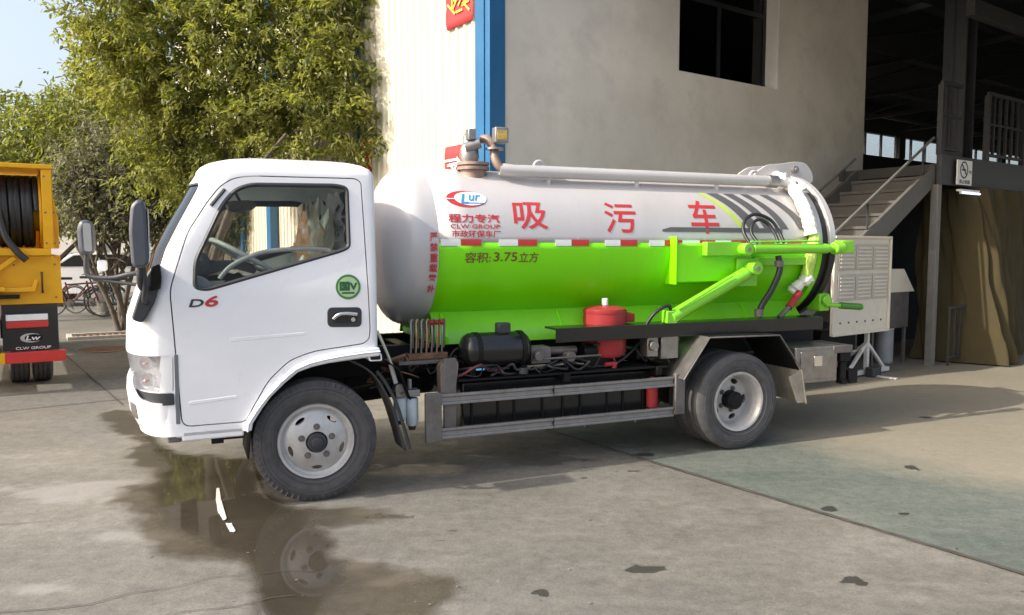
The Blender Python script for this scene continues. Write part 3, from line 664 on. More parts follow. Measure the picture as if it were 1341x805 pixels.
# door furniture
hp = fillet([(.075, 1.112), (.075, 1.236), (.292, 1.232), (.290, 1.105)], .035, 5)
dh = MB().prism(hp, 'y', -.034, -.02).build('door_handle', M_plast, doo, bevel=.004)
MB().prism(fillet([(.105, 1.135), (.105, 1.205), (.265, 1.203), (.265, 1.132)], .03, 5), 'y', -.0355, -.0345).build('handle_recess', M_gask, dh, smooth=0)
T('handle_lever', M_chrome, dh, spline([(.11, -.045, 1.165), (.14, -.062, 1.192), (.19, -.066, 1.198), (.255, -.06, 1.190)], 5), .011)
CY('lock_barrel', M_chrome, dh, (.235, -.034, 1.155), (.235, -.040, 1.155), .014, 14)
for k, (u0, u1, w) in enumerate(((-.74, -.47, .70), (-.50, -.06, 1.065))):
    MB().prism(fillet([(u0, w - .018), (u0, w + .004), (u1, w + .022), (u1, w + .004)], .01, 3), 'y', -.0322, -.025).build('pressed_crease', M_white, doo, bevel=.002)
stc = CY('round_sticker', pm('sticker_green', (.06, .22, .05), .4), doo, (.208, -.0335, 1.362), (.208, -.029, 1.362), .078, 36)
MB().cyl((.208, -.0345, 1.362), (.208, -.0336, 1.362), .064, n=32).build('sticker_field', pm('sticker_pale', (.45, .62, .36), .4), stc, smooth=0)
fl = lambda u0, w0: (lambda x, y: (u0 + x, -.0352, w0 + y))
text_obj('lettering', '国V', pm('sticker_dark', (.03, .13, .04), .4), stc, fl(.157, 1.34), .105, .052, .0, bold=.004)
MB().prism([(.165, 1.318), (.25, 1.318), (.245, 1.330), (.17, 1.330)], 'y', -.0352, -.0346).build('sticker_bar', pm('sticker_dark', (.03, .13, .04)), stc, smooth=0)
bd = text_obj('model_badge', 'D', M_dkmark, doo, lambda x, y: (-.722 + x + y * .35, -.033, 1.262 + y), .072, .044, .04)
text_obj('model_badge', '6', M_redl, doo, lambda x, y: (-.640 + x + y * .35, -.033, 1.262 + y), .07, .062, .04)
B('lamp_pillar_trim', M_trim, TK, -.812, -.789, -.0325, -.02, .575, .985, .002)
# flare, sill, wheel well
FO = [(-.436, .50), (-.434, .545), (-.38, .63), (-.32, .705), (-.23, .80), (-.136, .878), (-.06, .912), (.027, .933), (.15, .952), (.29, .966), (.40, .972)]
FB = [(-.392, .50), (-.385, .545), (-.33, .63), (-.275, .702), (-.19, .782), (-.114, .842), (-.03, .87), (.073, .888), (.18, .900), (.29, .910), (.40, .915)]
fa = MB().prism(FO + FB[::-1], 'y', -.058, .12).build('fender_flare', M_white, TK, bevel=.010)
f2 = MB().prism([(2 * 0 + u, w) for u, w in FO] + FB[::-1], 'y', 1.78, 1.958).build('fender_flare', M_white, TK, bevel=.010)
MB().tube([(u, -.062, w) for u, w in [((a[0] * .55 + b[0] * .45), (a[1] * .55 + b[1] * .45)) for a, b in zip(FO, FB)]], .006, 6).build('flare_crease', M_white, fa, smooth=60)
bx_ = MB().prism(fillet([(.33, .885), (.33, .935), (.41, .935), (.415, .885)], .012, 3), 'y', -.050, .06).build('marker_lamp', M_white, TK)
MB().prism(fillet([(.338, .893), (.338, .928), (.402, .928), (.405, .893)], .01, 3), 'y', -.0535, -.0505).build('lamp_lens', M_black, bx_)
sl = MB().box(-.782, -.436, -.03, .1, .468, .528).build('door_sill', M_white, TK, bevel=.010)
B('sill_strip', M_alud, sl, -.778, -.438, -.022, .08, .5285, .553, .003)
B('step_bracket', M_black, sl, -.62, -.55, .0, .06, .43, .467, .003)
wl_ = MB().sheet([[(u, y, w + .004) for y in (.02, .46)] for u, w in [(-.41, .3)] + FB[1:] + [(.55, .80), (.62, .6)]]).build('wheel_well', M_black, TK, smooth=60, solid=.008)
MB().sheet([[(u, y, w + .004) for y in (1.44, 1.88)] for u, w in [(-.41, .3)] + FB[1:] + [(.55, .80), (.62, .6)]]).build('wheel_well', M_black, TK, smooth=60, solid=.008)
# bumper
def bring(w, ins=0.):
    u = float(np.interp(w, [.455, .48, .53, .62, .75, .82, .84], [-.90, -.97, -1.035, -1.075, -1.09, -1.085, -1.06])) ; h = float(np.interp(w, [.455, .5, .84], [.93, .972, .985]))
    return ring(w, ins, uf=u, ur=-.812, hw=h, ru=.20, rv=.40)
def bring_s(w, ins=0.):
    P = []; u = float(np.interp(w, [.455, .48, .53, .62, .75, .82, .84], [-.90, -.97, -1.035, -1.075, -1.09, -1.085, -1.06])) + ins; h = float(np.interp(w, [.455, .5, .84], [.93, .972, .985])) - ins
    P.append((-.812, CV - h, w))
    for k in range(13):
        a = math.pi / 2 * k / 12; P.append((u + .21 - .21 * math.sin(a), CV - h + .42 - .42 * math.cos(a), w))
    P.append((u, CV, w)); return P + [(x, 2 * CV - y, w) for x, y, _ in reversed(P[:-1])]
BR = (.455, .465, .48, .5, .53, .57, .62, .68, .75, .82, .84)
bump = MB().rings([bring_s(w) for w in BR]).mesh()
CUTB = fillet([(-1.045, .86), (-1.04, .79), (-1.0, .725), (-.94, .705), (-.7, .698), (-.7, .9), (-1.045, .9)], .02, 3)
for y0, y1 in ((-.3, .5), (1.4, 2.2)): bump = boolean(bump, pris(CUTB, y0, y1))
bum = fin('front_bumper', bump, M_white, TK, smooth=32)
bs_ = boolean(MB().rings([bring_s(w, -.0025) for w in BR]).mesh(), MB().rings([bring_s(w, .02) for w in BR]).mesh())
fin('fog_lamp', boolean(bs_, pris(fillet([(-1.055, .585), (-1.065, .69), (-1.03, .685), (-1.02, .585)], .012, 3), -.2, .4), 'INTERSECT'), M_alud, bum, smooth=40)
B('lower_valance', M_alud, bum, -.86, -.785, -.012, .3, .462, .56, .008)
B('bumper_bracket', M_black, TK, -.93, -.78, .03, .35, .5, .76, .004)
# headlights
for sgn, y0, y1 in ((0, -.2, .42), (1, 1.48, 2.1)):
    h = fin('headlight', boolean(boolean(cab_solid(.000), cab_solid(.006)), pris([(-1.2, .778), (-1.2, .983), (-.882, .981), (-.893, .90), (-.884, .87), (-.898, .766)], y0, y1), 'INTERSECT'), M_lens, TK, smooth=40)
    fin('lamp_housing', boolean(boolean(cab_solid(.001), cab_solid(.09)), pris([(-.8975, .765), (-.8835, .87), (-.8925, .90), (-.8815, .981), (-.819, .979), (-.824, .765)], y0, y1), 'INTERSECT'), M_wh, h, smooth=40)
    fin('lamp_backing', boolean(boolean(cab_solid(.085), cab_solid(.098)), pris(grow(HL, -.004), y0, y1), 'INTERSECT'), pm('lamp_grey_backing', (.45, .44, .46), .3, .2), h, smooth=40)
    m_ = (lambda y: y) if not sgn else (lambda y: 2 * CV - y)
    for zz in (.93, .83):
        MB().lathe([(0, .045), (.03, .042), (.055, .028), (.06, .0)], (-.965, m_(.045), zz), (.6, .75 if not sgn else -.75, 0), 18, caps=False).build('reflector_bowl', M_lampr, h)
        MB().lathe([(0, .0), (.0, .008), (.03, .008), (.035, 0)], (-.955, m_(.06), zz), (-.6, -.75 if not sgn else .75, 0), 10, caps=False).build('bulb', pm('amber_bulb', (.55, .3, .28), .2), h)
    fin('lamp_trim', boolean(boolean(cab_solid(-.004), cab_solid(.05)), pris(fillet([(-1.2, .70), (-1.2, .772), (-.818, .760), (-.815, .690), (-.95, .690)], .01, 2), y0, y1), 'INTERSECT'), M_plast, h, smooth=40)
# mirrors
mr = MB().prism(fillet([(-1.005, 1.52), (-1.012, 1.70), (-.998, 1.835), (-.965, 1.868), (-.935, 1.862), (-.924, 1.80), (-.918, 1.53), (-.935, 1.50), (-.985, 1.497)], .03, 5), 'y', -.30, -.10).build('wing_mirror', M_mirr, TK, bevel=.028)
B('mirror_glass', M_chrome, mr, -.9185, -.914, -.28, -.12, 1.55, 1.82, .004)
T('mirror_arm', M_plast, mr, spline([(-.965, -.2, 1.52), (-.968, -.19, 1.44), (-.965, -.12, 1.385), (-.935, -.02, 1.38), (-.90, .03, 1.40)], 5), .019)
T('mirror_arm', M_plast, mr, spline([(-.95, -.2, 1.5), (-.945, -.18, 1.40), (-.955, -.1, 1.31), (-.94, .0, 1.29)], 5), .014)
MB().prism(fillet([(-1.03, 1.20), (-.97, 1.175), (-.90, 1.30), (-.862, 1.44), (-.875, 1.52), (-.915, 1.50), (-.955, 1.43), (-.99, 1.33)], .025, 4), 'y', -.046, .05).build('mirror_base', M_plast, mr, bevel=.012)
MB().prism(fillet([(-.925, 1.36), (-.915, 1.50), (-.868, 1.515), (-.862, 1.43), (-.87, 1.37)], .01, 3), 'y', -.049, -.0465).build('quarter_light', M_dkgl, mr, smooth=0)
fm = MB().prism(fillet([(-1.49, 1.60), (-1.495, 1.76), (-1.47, 1.825), (-1.40, 1.825), (-1.378, 1.76), (-1.378, 1.60), (-1.40, 1.555), (-1.47, 1.555)], .03, 5), 'y', 2.0, 2.2).build('wing_mirror', M_mirr, TK, bevel=.03)
MB().prism(fillet([(-1.445, 1.58), (-1.45, 1.80), (-1.395, 1.80), (-1.39, 1.58)], .02, 4), 'y', 1.985, 1.999).build('mirror_face', M_chrome, fm, smooth=0)
T('mirror_arm', M_plast, fm, spline([(-1.44, 2.1, 1.56), (-1.445, 2.1, 1.42), (-1.40, 2.08, 1.375), (-1.25, 2.02, 1.37), (-1.12, 1.96, 1.40), (-.98, 1.92, 1.41)], 6), .021)
T('mirror_arm', M_plast, fm, spline([(-1.40, 2.08, 1.36), (-1.2, 2.0, 1.33), (-.98, 1.92, 1.30)], 6), .014)
sm = MB().prism(fillet([(-1.36, 1.42), (-1.365, 1.51), (-1.30, 1.51), (-1.30, 1.42)], .02, 4), 'y', 2.02, 2.16).build('wide_mirror', M_wh, fm, bevel=.012)
# cab interior
B('cab_floor', M_trim, TK, -.86, .35, .03, 1.87, .992, 1.02, 0)
MB().prism(fillet([(-.99, 1.02), (-.97, 1.40), (-.86, 1.47), (-.62, 1.43), (-.53, 1.30), (-.55, 1.02)], .04, 4), 'y', .035, 1.865).build('dashboard', M_trim, TK, bevel=.01)
for k, (y0, y1) in enumerate(((.14, .66), (.72, 1.18), (1.24, 1.76))):
    s_ = MB().box(-.30, .22, y0, y1, 1.05, 1.32).build('seat', M_seat, TK, bevel=.05)
    MB().prism(fillet([(.12, 1.30), (.22, 1.80), (.32, 1.82), (.34, 1.30)], .04, 4), 'y', y0 + .02, y1 - .02).build('backrest', M_seat, s_, bevel=.03)
    if k != 1: MB().box(.235, .325, y0 + .13, y1 - .13, 1.83, 1.985).build('headrest', M_seat, s_, bevel=.03)
    rows = []
    for i in range(15):
        t = i / 14; rows.append([(.10 - .02 + .10 * (t > .0) * t + rng.normal(0, .005) - .02 * math.sin(j * 1.3 + i * .6), y0 - .02 + (y1 - y0 + .04) * j / 9 + rng.normal(0, .006), 1.32 + t * (.62 + .05 * math.sin(j * 2.2 + k))) for j in range(10)])
    MB().sheet(rows).build('seat_wrap', M_film, s_, smooth=25)
rows = [[(-.25 + .055 * i + rng.normal(0, .012), .10 + .06 * j + rng.normal(0, .01), 1.34 + .03 * abs(rng.normal()) + .022 * max(0, i - 4) ** 1.6) for i in range(9)] for j in range(9)]
MB().sheet(rows).build('seat_cover_film', M_film, TK, smooth=25)
rows = [[(.20 + rng.normal(0, .01) + .02 * math.sin(i * 2), .08 + .05 * j, 1.56 + .045 * i) for i in range(10)] for j in range(5)]
MB().sheet(rows).build('hanging_film', M_film, TK, smooth=25)
# steering wheel: tilted ring, spokes, column
sc_ = Vector((-.36, .45, 1.535)); ax = Vector((.50, 0.04, .86)).normalized(); sxv, syv, _ = frame_of(ax)
swp = [sc_ + (sxv * math.cos(t) + syv * math.sin(t)) * .245 for t in [2 * math.pi * k / 40 for k in range(40)]]
sw = MB().tube(swp, .016, 10, closed=True).build('steering_wheel', M_wheelg, TK, smooth=60)
for t in (.2, 2.3, 4.4): MB().tube([sc_ - ax * .03, sc_ - ax * .02 + (sxv * math.cos(t) + syv * math.sin(t)) * .12, sc_ + (sxv * math.cos(t) + syv * math.sin(t)) * .242], .013, 8).build('spoke', M_trim, sw, smooth=60)
MB().cyl(sc_ - ax * .06, sc_ + ax * .01, .055, n=18).build('horn_pad', M_trim, sw, bevel=.01)
MB().cyl(sc_ - ax * .06, (-.62, .5, 1.12), .04, n=12).build('steering_column', M_trim, TK)
MB().prism(fillet([(-.66, 1.40), (-.60, 1.53), (-.36, 1.52), (-.30, 1.46), (-.40, 1.40)], .03, 4), 'y', .30, .72).build('instrument_hood', M_plast, TK, bevel=.012)
T('grab_rail', M_wheelg, TK, spline([(-.54, .2, 1.415), (-.48, .2, 1.485), (-.38, .2, 1.543), (-.25, .2, 1.585), (-.05, .2, 1.60), (.10, .2, 1.595), (.20, .2, 1.57)], 6), .015)
rv = MB().lathe([(-.11, 0), (-.105, .02), (-.07, .036), (0, .04), (.07, .036), (.105, .02), (.11, 0)], (-.36, .80, 1.895), (.85, .45, .12), 16, caps=False).build('rear_view_mirror', M_alud, TK)
T('mirror_stem', M_plast, rv, [(-.36, .82, 1.92), (-.42, .85, 2.05)], .010)
B('sun_visor', M_plast, TK, -.28, -.02, .15, .5, 2.02, 2.04, .004)
MB().lathe([(0, 0), (.0, .05), (.03, .075), (.09, .08), (.14, .05), (.16, 0)], (-.66, .28, 1.43), (0, .1, 1), 16, caps=False).build('dashboard_bag', M_seat, TK)
rows = [[(-.60 + .035 * i + rng.normal(0, .01), .20 + .05 * j, 1.42 + .05 * math.exp(-((i - 4) ** 2 + (j - 3) ** 2) / 9) + abs(rng.normal(0, .012))) for i in range(9)] for j in range(7)]
MB().sheet(rows).build('paper_bundle', pm('pinkish_cloth', (.5, .38, .36), .8, var=.2, scale=20), TK, smooth=30)

# ------------------------------------------------------------------ wheels
def tyre_prof(w=.20, R0=.3875, r=.232):
    h = w / 2; P = [(-h * .78, r), (-h * .98, r + .03), (-h * 1.06, r + .085), (-h, R0 - .04), (-h * .88, R0 - .010), (-h * .80, R0 - .002)]
    for g in (-.48, 0, .48):
        P += [((g - .06) * h, R0), ((g - .045) * h, R0 - .010), ((g + .045) * h, R0 - .010), ((g + .06) * h, R0)]
    P += [(h * .80, R0 - .002), (h * .88, R0 - .010), (h, R0 - .04), (h * 1.06, r + .085), (h * .98, r + .03), (h * .78, r)]
    return P
TY = MB().lathe(tyre_prof(), (0, .10, 0), (0, 1, 0), 64, loop=True)
n_tr = 64
tyre_me = TY.mesh('tyre'); tyre_me.materials.append(M_rub)
blk = MB()
for k in range(60):
    a = 2 * math.pi * k / 60
    for s in (0.006, .194):
        c, n = math.cos(a), math.sin(a)
        blk.bar((c * .352, s + (.0 if s < .1 else .0), n * .352), (c * .380, s + (.010 if s < .1 else -.010), n * .380), .020, .012, a * 0)
blk_me = blk.mesh('tread_blocks'); blk_me.materials.append(M_rub)
sw_me = MB()
for rr in (.268, .315, .338): sw_me.lathe([(0, rr - .0025), (-.003, rr), (0, rr + .0025)], (0, -.0045, 0), (0, 1, 0), 64, loop=False, caps=False)
sw_mesh = sw_me.mesh('sidewall_ribs'); sw_mesh.materials.append(M_rub)
def rim_front():
    prof = [(.012, .240), (.000, .236), (.003, .222), (.022, .214), (.03, .200), (.018, .182), (.004, .145), (-.012, .10), (-.014, .068), (.05, .062), (.05, .0), (.06, 0), (.06, .10), (.045, .19), (.06, .215), (.17, .222), (.19, .240)]
    me = MB().lathe([(a, max(r, .0005)) for a, r in prof], (0, 0, 0), (0, 1, 0), 60, loop=True).mesh()
    for k in range(5):
        a = math.pi / 2 + .63 + 2 * math.pi * k / 5; c, n = math.cos(a), math.sin(a)
        P = [(c * .166 + (-n) * x + c * y, n * .166 + c * x + n * y) for x, y in [(.034 * math.cos(t) * (1 if abs(math.cos(t)) < .5 else 1.05), .014 * math.sin(t)) for t in [2 * math.pi * q / 14 for q in range(14)]]]
        me = boolean(me, pris(P, -.1, .15))
    return me
def rim_rear():
    prof = [(.012, .240), (.000, .236), (.003, .222), (.020, .214), (.035, .202), (.055, .202), (.065, .194), (.10, .192), (.125, .187), (.14, .178), (.135, .10), (.13, .065), (.15, .06), (.15, 0), (.16, 0), (.16, .19), (.19, .240)]
    me = MB().lathe([(a, max(r, .0005)) for a, r in prof], (0, 0, 0), (0, 1, 0), 60, loop=True).mesh()
    for k in range(5):
        a = .35 + 2 * math.pi * k / 5; c, n = math.cos(a), math.sin(a)
        P = [(c * .150 - n * .036 * math.cos(t) + c * .022 * math.sin(t), n * .150 + c * .036 * math.cos(t) + n * .022 * math.sin(t)) for t in [2 * math.pi * q / 14 for q in range(14)]]
        me = boolean(me, pris(P, -.1, .3))
    return me
rf_me = rim_front(); rr_me = rim_rear()
for m_ in (rf_me, rr_me): m_.materials.append(M_rim)
def lugs(yy, rad, n, hr, hub_prof, hubm):
    return MB().cyl((0, yy, 0), (0, yy - .022, 0), .014, .012, n=6).cyl((0, yy + .001, 0), (0, yy - .004, 0), .021, n=12).mesh('wheel_nut'), MB().lathe(hub_prof, (0, 0, 0), (0, 1, 0), 28, caps=False).mesh('hub')
lf, hf = lugs(-.010, .098, 5, 0, [(.06, .062), (-.02, .06), (-.032, .055), (-.034, .04), (-.05, .036), (-.056, .02), (-.056, 0)], None)
lr, hr_ = lugs(.132, .098, 5, 0, [(.15, .075), (.05, .072), (.045, .06), (.03, .055), (.025, .03), (.025, 0)], None)
for m_, q in ((lf, M_alud), (lr, M_alud), (hf, M_plast), (hr_, M_black)): m_.materials.append(q)
def wheel(parent, u, v, front, flip=False, rz=0):
    # rear tyres are ribbed, only the front ones carry shoulder blocks
    w = fin('wheel', tyre_me, M_rub, parent, smooth=40); w.location = (u, v, .3855); w.rotation_euler = (0, random.uniform(0, 6), math.pi if flip else rz)
    w.name = 'wheel'
    for nm, m_ in (('tread_blocks', blk_me), ('sidewall_ribs', sw_mesh), ('rim', rf_me if front else rr_me), ('hub', hf if front else hr_)):
        if nm == 'tread_blocks' and not front: continue
        o = fin(nm, m_, None, w, smooth=40)
        if nm == 'tread_blocks': o['kind'] = 'stuff'
    for k in range(5):
        a = math.pi / 2 + 2 * math.pi * k / 5; o = fin('wheel_nut', lf if front else lr, None, w, smooth=40); o.location = (math.cos(a) * (.098 if front else .092), 0, math.sin(a) * (.098 if front else .092))
    return w
for m_ in (tyre_me, blk_me, sw_mesh, rf_me, rr_me, lf, lr, hf, hr_): m_.shade_smooth(); m_.set_sharp_from_angle(angle=R(40))
w_ = wheel(TK, 0, .0, True); w_.rotation_euler = (0, 0, R(-2))
wheel(TK, 0, 1.90, True, True)
w_ = wheel(TK, 3.308, .0, False); w_.rotation_euler = (0, .4, 0)
wheel(TK, 3.308, .235, False); wheel(TK, 3.308, 1.90, False, True); wheel(TK, 3.308, 1.665, False, True)

# ------------------------------------------------------------------ chassis and running gear
for y in (.52, 1.31):
    MB().prism([(y, .70), (y + .07, .70), (y + .07, .712), (y + .012, .712), (y + .012, .893), (y + .07, .893), (y + .07, .905), (y, .905)] if y < 1 else [(y + .07, .70), (y, .70), (y, .712), (y + .058, .712), (y + .058, .893), (y, .893), (y, .905), (y + .07, .905)], 'x', -.85, 4.55).build('chassis_rail', M_black, TK, smooth=0)
for u in (.75, 1.6, 2.4, 3.9, 4.5): B('cross_member', M_black, TK, u, u + .1, .595, 1.305, .73, .87)
MB().lathe([(0, 0), (0, .055), (.5, .05), (.60, .10), (.65, .16), (.78, .19), (.91, .16), (.96, .10), (1.06, .05), (1.56, .055), (1.56, 0)], (3.308, .17, .3855), (0, 1, 0), 20, caps=False).build('rear_axle', M_black, TK)
MB().cyl((0, .2, .3855), (0, 1.7, .3855), .05, n=14).build('front_axle', M_black, TK)
CY('drive_shaft', M_black, TK, (.9, .95, .60), (3.15, .95, .42), .045, 16)
for u, y in ((0, .45), (0, 1.38), (3.308, .50), (3.308, 1.33)):
    mb = MB()
    for k in range(6):
        l = .62 - .08 * k; mb.sheet([[(u + l * t, yy, .60 - .013 * k + .10 * (t * t) * l) for yy in (y, y + .07)] for t in [q / 6 - 1 for q in range(13)]])
    mb.build('leaf_spring', M_black, TK, smooth=0, solid=.011)
MB().box(-.62, .32, .58, 1.30, .42, .96).cyl((.3, .95, .62), (1.05, .95, .60), .20, .13, 16).box(-.55, .2, .62, 1.26, .30, .44).build('engine', M_black, TK, bevel=.03)
MB().box(-.85, -.45, .3, 1.6, .52, .9).build('radiator', M_black, TK, bevel=.02)
ft = MB().box(1.05, 2.70, .24, .50, .30, .66).build('battery_box', M_blackg, TK, bevel=.02)
for k in range(9): B('box_rib', M_black, ft, 1.12 + k * .18 + .03 * math.sin(k * 2.3), 1.135 + k * .18 + .03 * math.sin(k * 2.3), .228, .239, .33, .60, .004)
# side guard
RAILP = [(0, 0), (.03, 0), (.03, .018), (.016, .024), (.016, .05), (.03, .056), (.03, .075), (0, .075)]
for wz in (.536, .300):
    g = MB().prism([(.105 - a, wz + b) for a, b in RAILP], 'x', .852, 2.74).build('side_guard_rail', M_alu, TK, smooth=0, bevel=.003)
    B('rail_joint', M_gask, g, 1.70, 1.705, .073, .106, wz - .001, wz + .077, 0)
    g2 = MB().prism([(1.795 + a, wz + b) for a, b in RAILP], 'x', .852, 2.74).build('side_guard_rail', M_alu, TK, smooth=0, bevel=.003)
ep = B('guard_end_plate', M_alud, TK, .735, .850, .060, .095, .285, .625, .006)
for w in (.32, .38, .44, .50, .57): CY('bolt', M_alud, ep, (.79 + .02 * math.sin(w * 40), .060, w), (.79 + .02 * math.sin(w * 40), .052, w), .008, 8)
B('guard_end_plate', M_alud, TK, 2.742, 2.832, .060, .095, .315, .635, .006)
for u in (.88, 1.8, 2.6):
    if u < 1: B('guard_bracket', M_alud, TK, u, u + .09, .107, .135, .30, .85 if u < 1 else .70, .004)
    B('bracket_arm', M_black, TK, u + .02, u + .07, .136, .519, .62, .69, .004)
MB().prism(fillet([(.86, .60), (.855, .80), (.90, .835), (.985, .83), (.99, .80), (.965, .60)], .02, 4), 'y', .11, .20).build('cab_mount', pm('brown_grey_steel', (.20, .155, .135), .6, .3, var=.2, dirt=.3), TK, bevel=.006)
# front mud flap strip behind the wheel
mb = MB(); pth = spline([(.20, 0, .90), (.36, 0, .80), (.47, 0, .62), (.53, 0, .44), (.575, 0, .27)], 6)
mb.sheet([[(p.x, y, p.z) for y in (.0, .05, .24)] for p in pth]).build('mud_flap', M_plast, TK, smooth=60, solid=.012)
MB().tube([(p.x + .03, .0, p.z + .01) for p in pth[6:]], .012, 6).build('flap_edge', M_plast, TK, smooth=60)
# filters
for k, (u, w0, w1) in enumerate(((.580, .445, .60), (.665, .40, .59))):
    f = MB().lathe([(w0, 0), (w0, .035), (w0 + .012, .043), (w1 - .01, .043), (w1, .038), (w1, 0)], (u, .15, 0), (0, 0, 1), 20, caps=False).build('fuel_filter', pm('pale_blue_grey_paint', (.50, .56, .60), .35, var=.06, dirt=.3, dirtcol=(.25, .25, .25)), TK)
    MB().lathe([(w0 - .035, 0), (w0 - .03, .02), (w0 - .0005, .032)], (u, .15, 0), (0, 0, 1), 16, caps=False).build('filter_bowl', M_plast, f)
MB().box(.54, .71, .10, .20, .605, .65).cyl((.575, .10, .66), (.575, .18, .66), .04).cyl((.65, .15, .65), (.65, .15, .72), .015).build('filter_head', M_alu, TK, bevel=.006)
T('breather_pipe', pm('cream_hose', (.62, .58, .48), .5), TK, spline([(.43, .14, 1.06), (.46, .12, .98), (.50, .12, .88), (.535, .13, .78)], 6), .010)
CY('pipe_sleeve', M_wh, TK, (.515, .13, .83), (.55, .13, .70), .016, 10)
# control levers
MB().box(.60, 1.02, .24, .46, .800, .825).build('lever_plate', M_alud, TK, bevel=.004)
lv = MB().box(.68, .97, .28, .34, .826, .870).build('lever_block', M_rust, TK, bevel=.006)
M_brass = pm('brass_lever', (.42, .30, .18), .4, .6, var=.3, scale=20)
for k in range(7):
    u = .70 + k * .038
    T('control_lever', M_brass if k % 2 else M_alu, lv, spline([(u, .30, .86), (u, .28, 1.0), (u + .004, .30, 1.085), (u + .03, .33, 1.09), (u + .034, .36, .90)], 5), .0075)
    if k in (4, 5, 6): MB().lathe([(0, 0), (.0, .012), (.02, .018), (.035, .010), (.038, 0)], (u, .295, 1.07), (0, -.3, 1), 10, caps=False).build('lever_knob', M_redp, lv)
# pipes and wiring clutter between cab and air tank
r_ = random.Random(3)
for k in range(14):
    u = .45 + r_.random() * .55; y = .2 + r_.random() * .25; p = [(u, y, .74 + r_.random() * .15)]
    for q in range(3): p.append((p[-1][0] + r_.uniform(-.15, .2), y + r_.uniform(-.06, .06), p[-1][2] + r_.uniform(-.10, .07)))
    T('cable', r_.choice([M_hose, M_hose, M_rust, M_alud, M_plast]), TK, spline(p, 5), r_.choice([.006, .009, .012]))
for k in range(10):
    u = 1.6 + r_.random() * 1.2; p = [(u, .25, .78 + r_.random() * .1)]
    for q in range(3): p.append((p[-1][0] + r_.uniform(-.12, .25), .2 + r_.random() * .15, .70 + r_.random() * .2))
    T('cable', r_.choice([M_hose, M_hose, M_alud, M_plast]), TK, spline(p, 5), r_.choice([.007, .010, .014]))
for k in range(9):
    u = .95 + r_.random() * .9; p = [(u, .12 + .1 * r_.random(), .70 + r_.random() * .06)]
    for q in range(4): p.append((p[-1][0] + r_.uniform(.03, .16), .11 + r_.random() * .12, .69 + r_.random() * .10))
    T('wiring_loom', r_.choice([M_hose, M_hose, M_plast, pm('pink_red_wire', (.14, .03, .035), .5), M_hose]), TK, spline(p, 5), r_.choice([.005, .007, .010]))
for k in range(9):
    u = .62 + k * .24; CY('frame_bolt', M_alud, TK, (u, .519, .80), (u, .505, .80), .014, 8)
# air tank
atk = MB().lathe([(0, 0), (.005, .05), (.03, .10), (.055, .118), (.07, .124), (.47, .124), (.485, .118), (.51, .10), (.535, .05), (.54, 0)], (1.04, .24, .88), (1, 0, 0), 32, caps=False).build('air_tank', M_blackg, TK)
for u in (1.14, 1.48): MB().lathe([(0, .126), (.035, .126), (.035, .129), (0, .129)], (u, .24, .88), (1, 0, 0), 32, loop=True).build('tank_strap', M_black, atk)
B('tank_valve', M_plast, atk, 1.32, 1.42, .2, .28, .99, 1.07, .012)
for u in (1.1, 1.5): B('tank_bracket', M_black, atk, u, u + .05, .2, .5, .70, .76, .004)
B('deck_plate', M_black, TK, 1.0, 2.75, .16, .5, .672, .69, .004)
vb = MB().box(1.58, 1.74, .2, .34, .76, .88).cyl((1.62, .19, .82), (1.62, .14, .82), .035).cyl((1.74, .27, .84), (1.98, .27, .84), .03).cyl((1.9, .18, .8), (1.9, .3, .8), .04).build('valve_block', M_alud, TK, bevel=.006)
MB().cyl((1.50, .16, .70), (1.50, .16, .745), .035, n=14).build('filler_cap', M_plast, TK, bevel=.004)
MB().box(2.02, 2.30, .25, .5, .68, .80).cyl((2.05, .3, .82), (2.3, .3, .82), .06).build('vacuum_pump', M_black, TK, bevel=.01)
T('air_line', M_alud, TK, [(1.58, .18, .795), (2.15, .18, .80)], .008)
# red oil separator
rc = MB().lathe([(.74, 0), (.745, .09), (.77, .15), (.80, .168), (1.12, .168), (1.135, .165), (1.14, .150), (1.155, .10), (1.160, 0)], (2.28, .36, 0), (0, 0, 1), 36, caps=False).build('oil_separator', M_redp, TK)
MB().lathe([(0, .172), (.02, .172), (.02, .165), (0, .165)], (2.28, .36, 1.105), (0, 0, 1), 36, loop=True).build('rim_band', M_redp, rc)
CY('cap', M_wh, rc, (2.28, .36, 1.16), (2.28, .36, 1.215), .025, 14, .003)
MB().box(2.42, 2.50, .27, .40, 1.03, 1.10).build('outlet', M_redp, rc, bevel=.008)
MB().cyl((2.20, .21, .72), (2.30, .21, .72), .018).cyl((2.28, .21, .72), (2.28, .21, .67), .02).build('drain_tap', M_redp, rc)
MB().box(2.56, 2.66, .18, .30, .76, .93).box(2.68, 2.84, .17, .30, .74, .92).cyl((2.60, .18, .85), (2.60, .14, .85), .04).build('hydraulic_valve', M_ss, TK, bevel=.008)
MB().cyl((2.62, .20, .36), (2.62, .20, .56), .045, n=18).cyl((2.62, .20, .56), (2.62, .20, .60), .02, n=10).build('red_canister', M_redp, TK, bevel=.006)
for u in (2.05, 2.5): T('drain_cock', M_alud, TK, [(u, .25, .34), (u, .25, .24)], .010)
# black side beam
MB().prism([(.14, .915), (.152, .915), (.152, 1.005), (.34, 1.005), (.34, 1.02), (.14, 1.02)], 'x', 1.75, 4.29).build('side_beam', M_blackg, TK, smooth=0, bevel=.003)
for u in (1.95, 2.9, 3.9, 4.2): B('beam_bracket', M_black, TK, u, u + .06, .155, .515, .92, .995, .004)
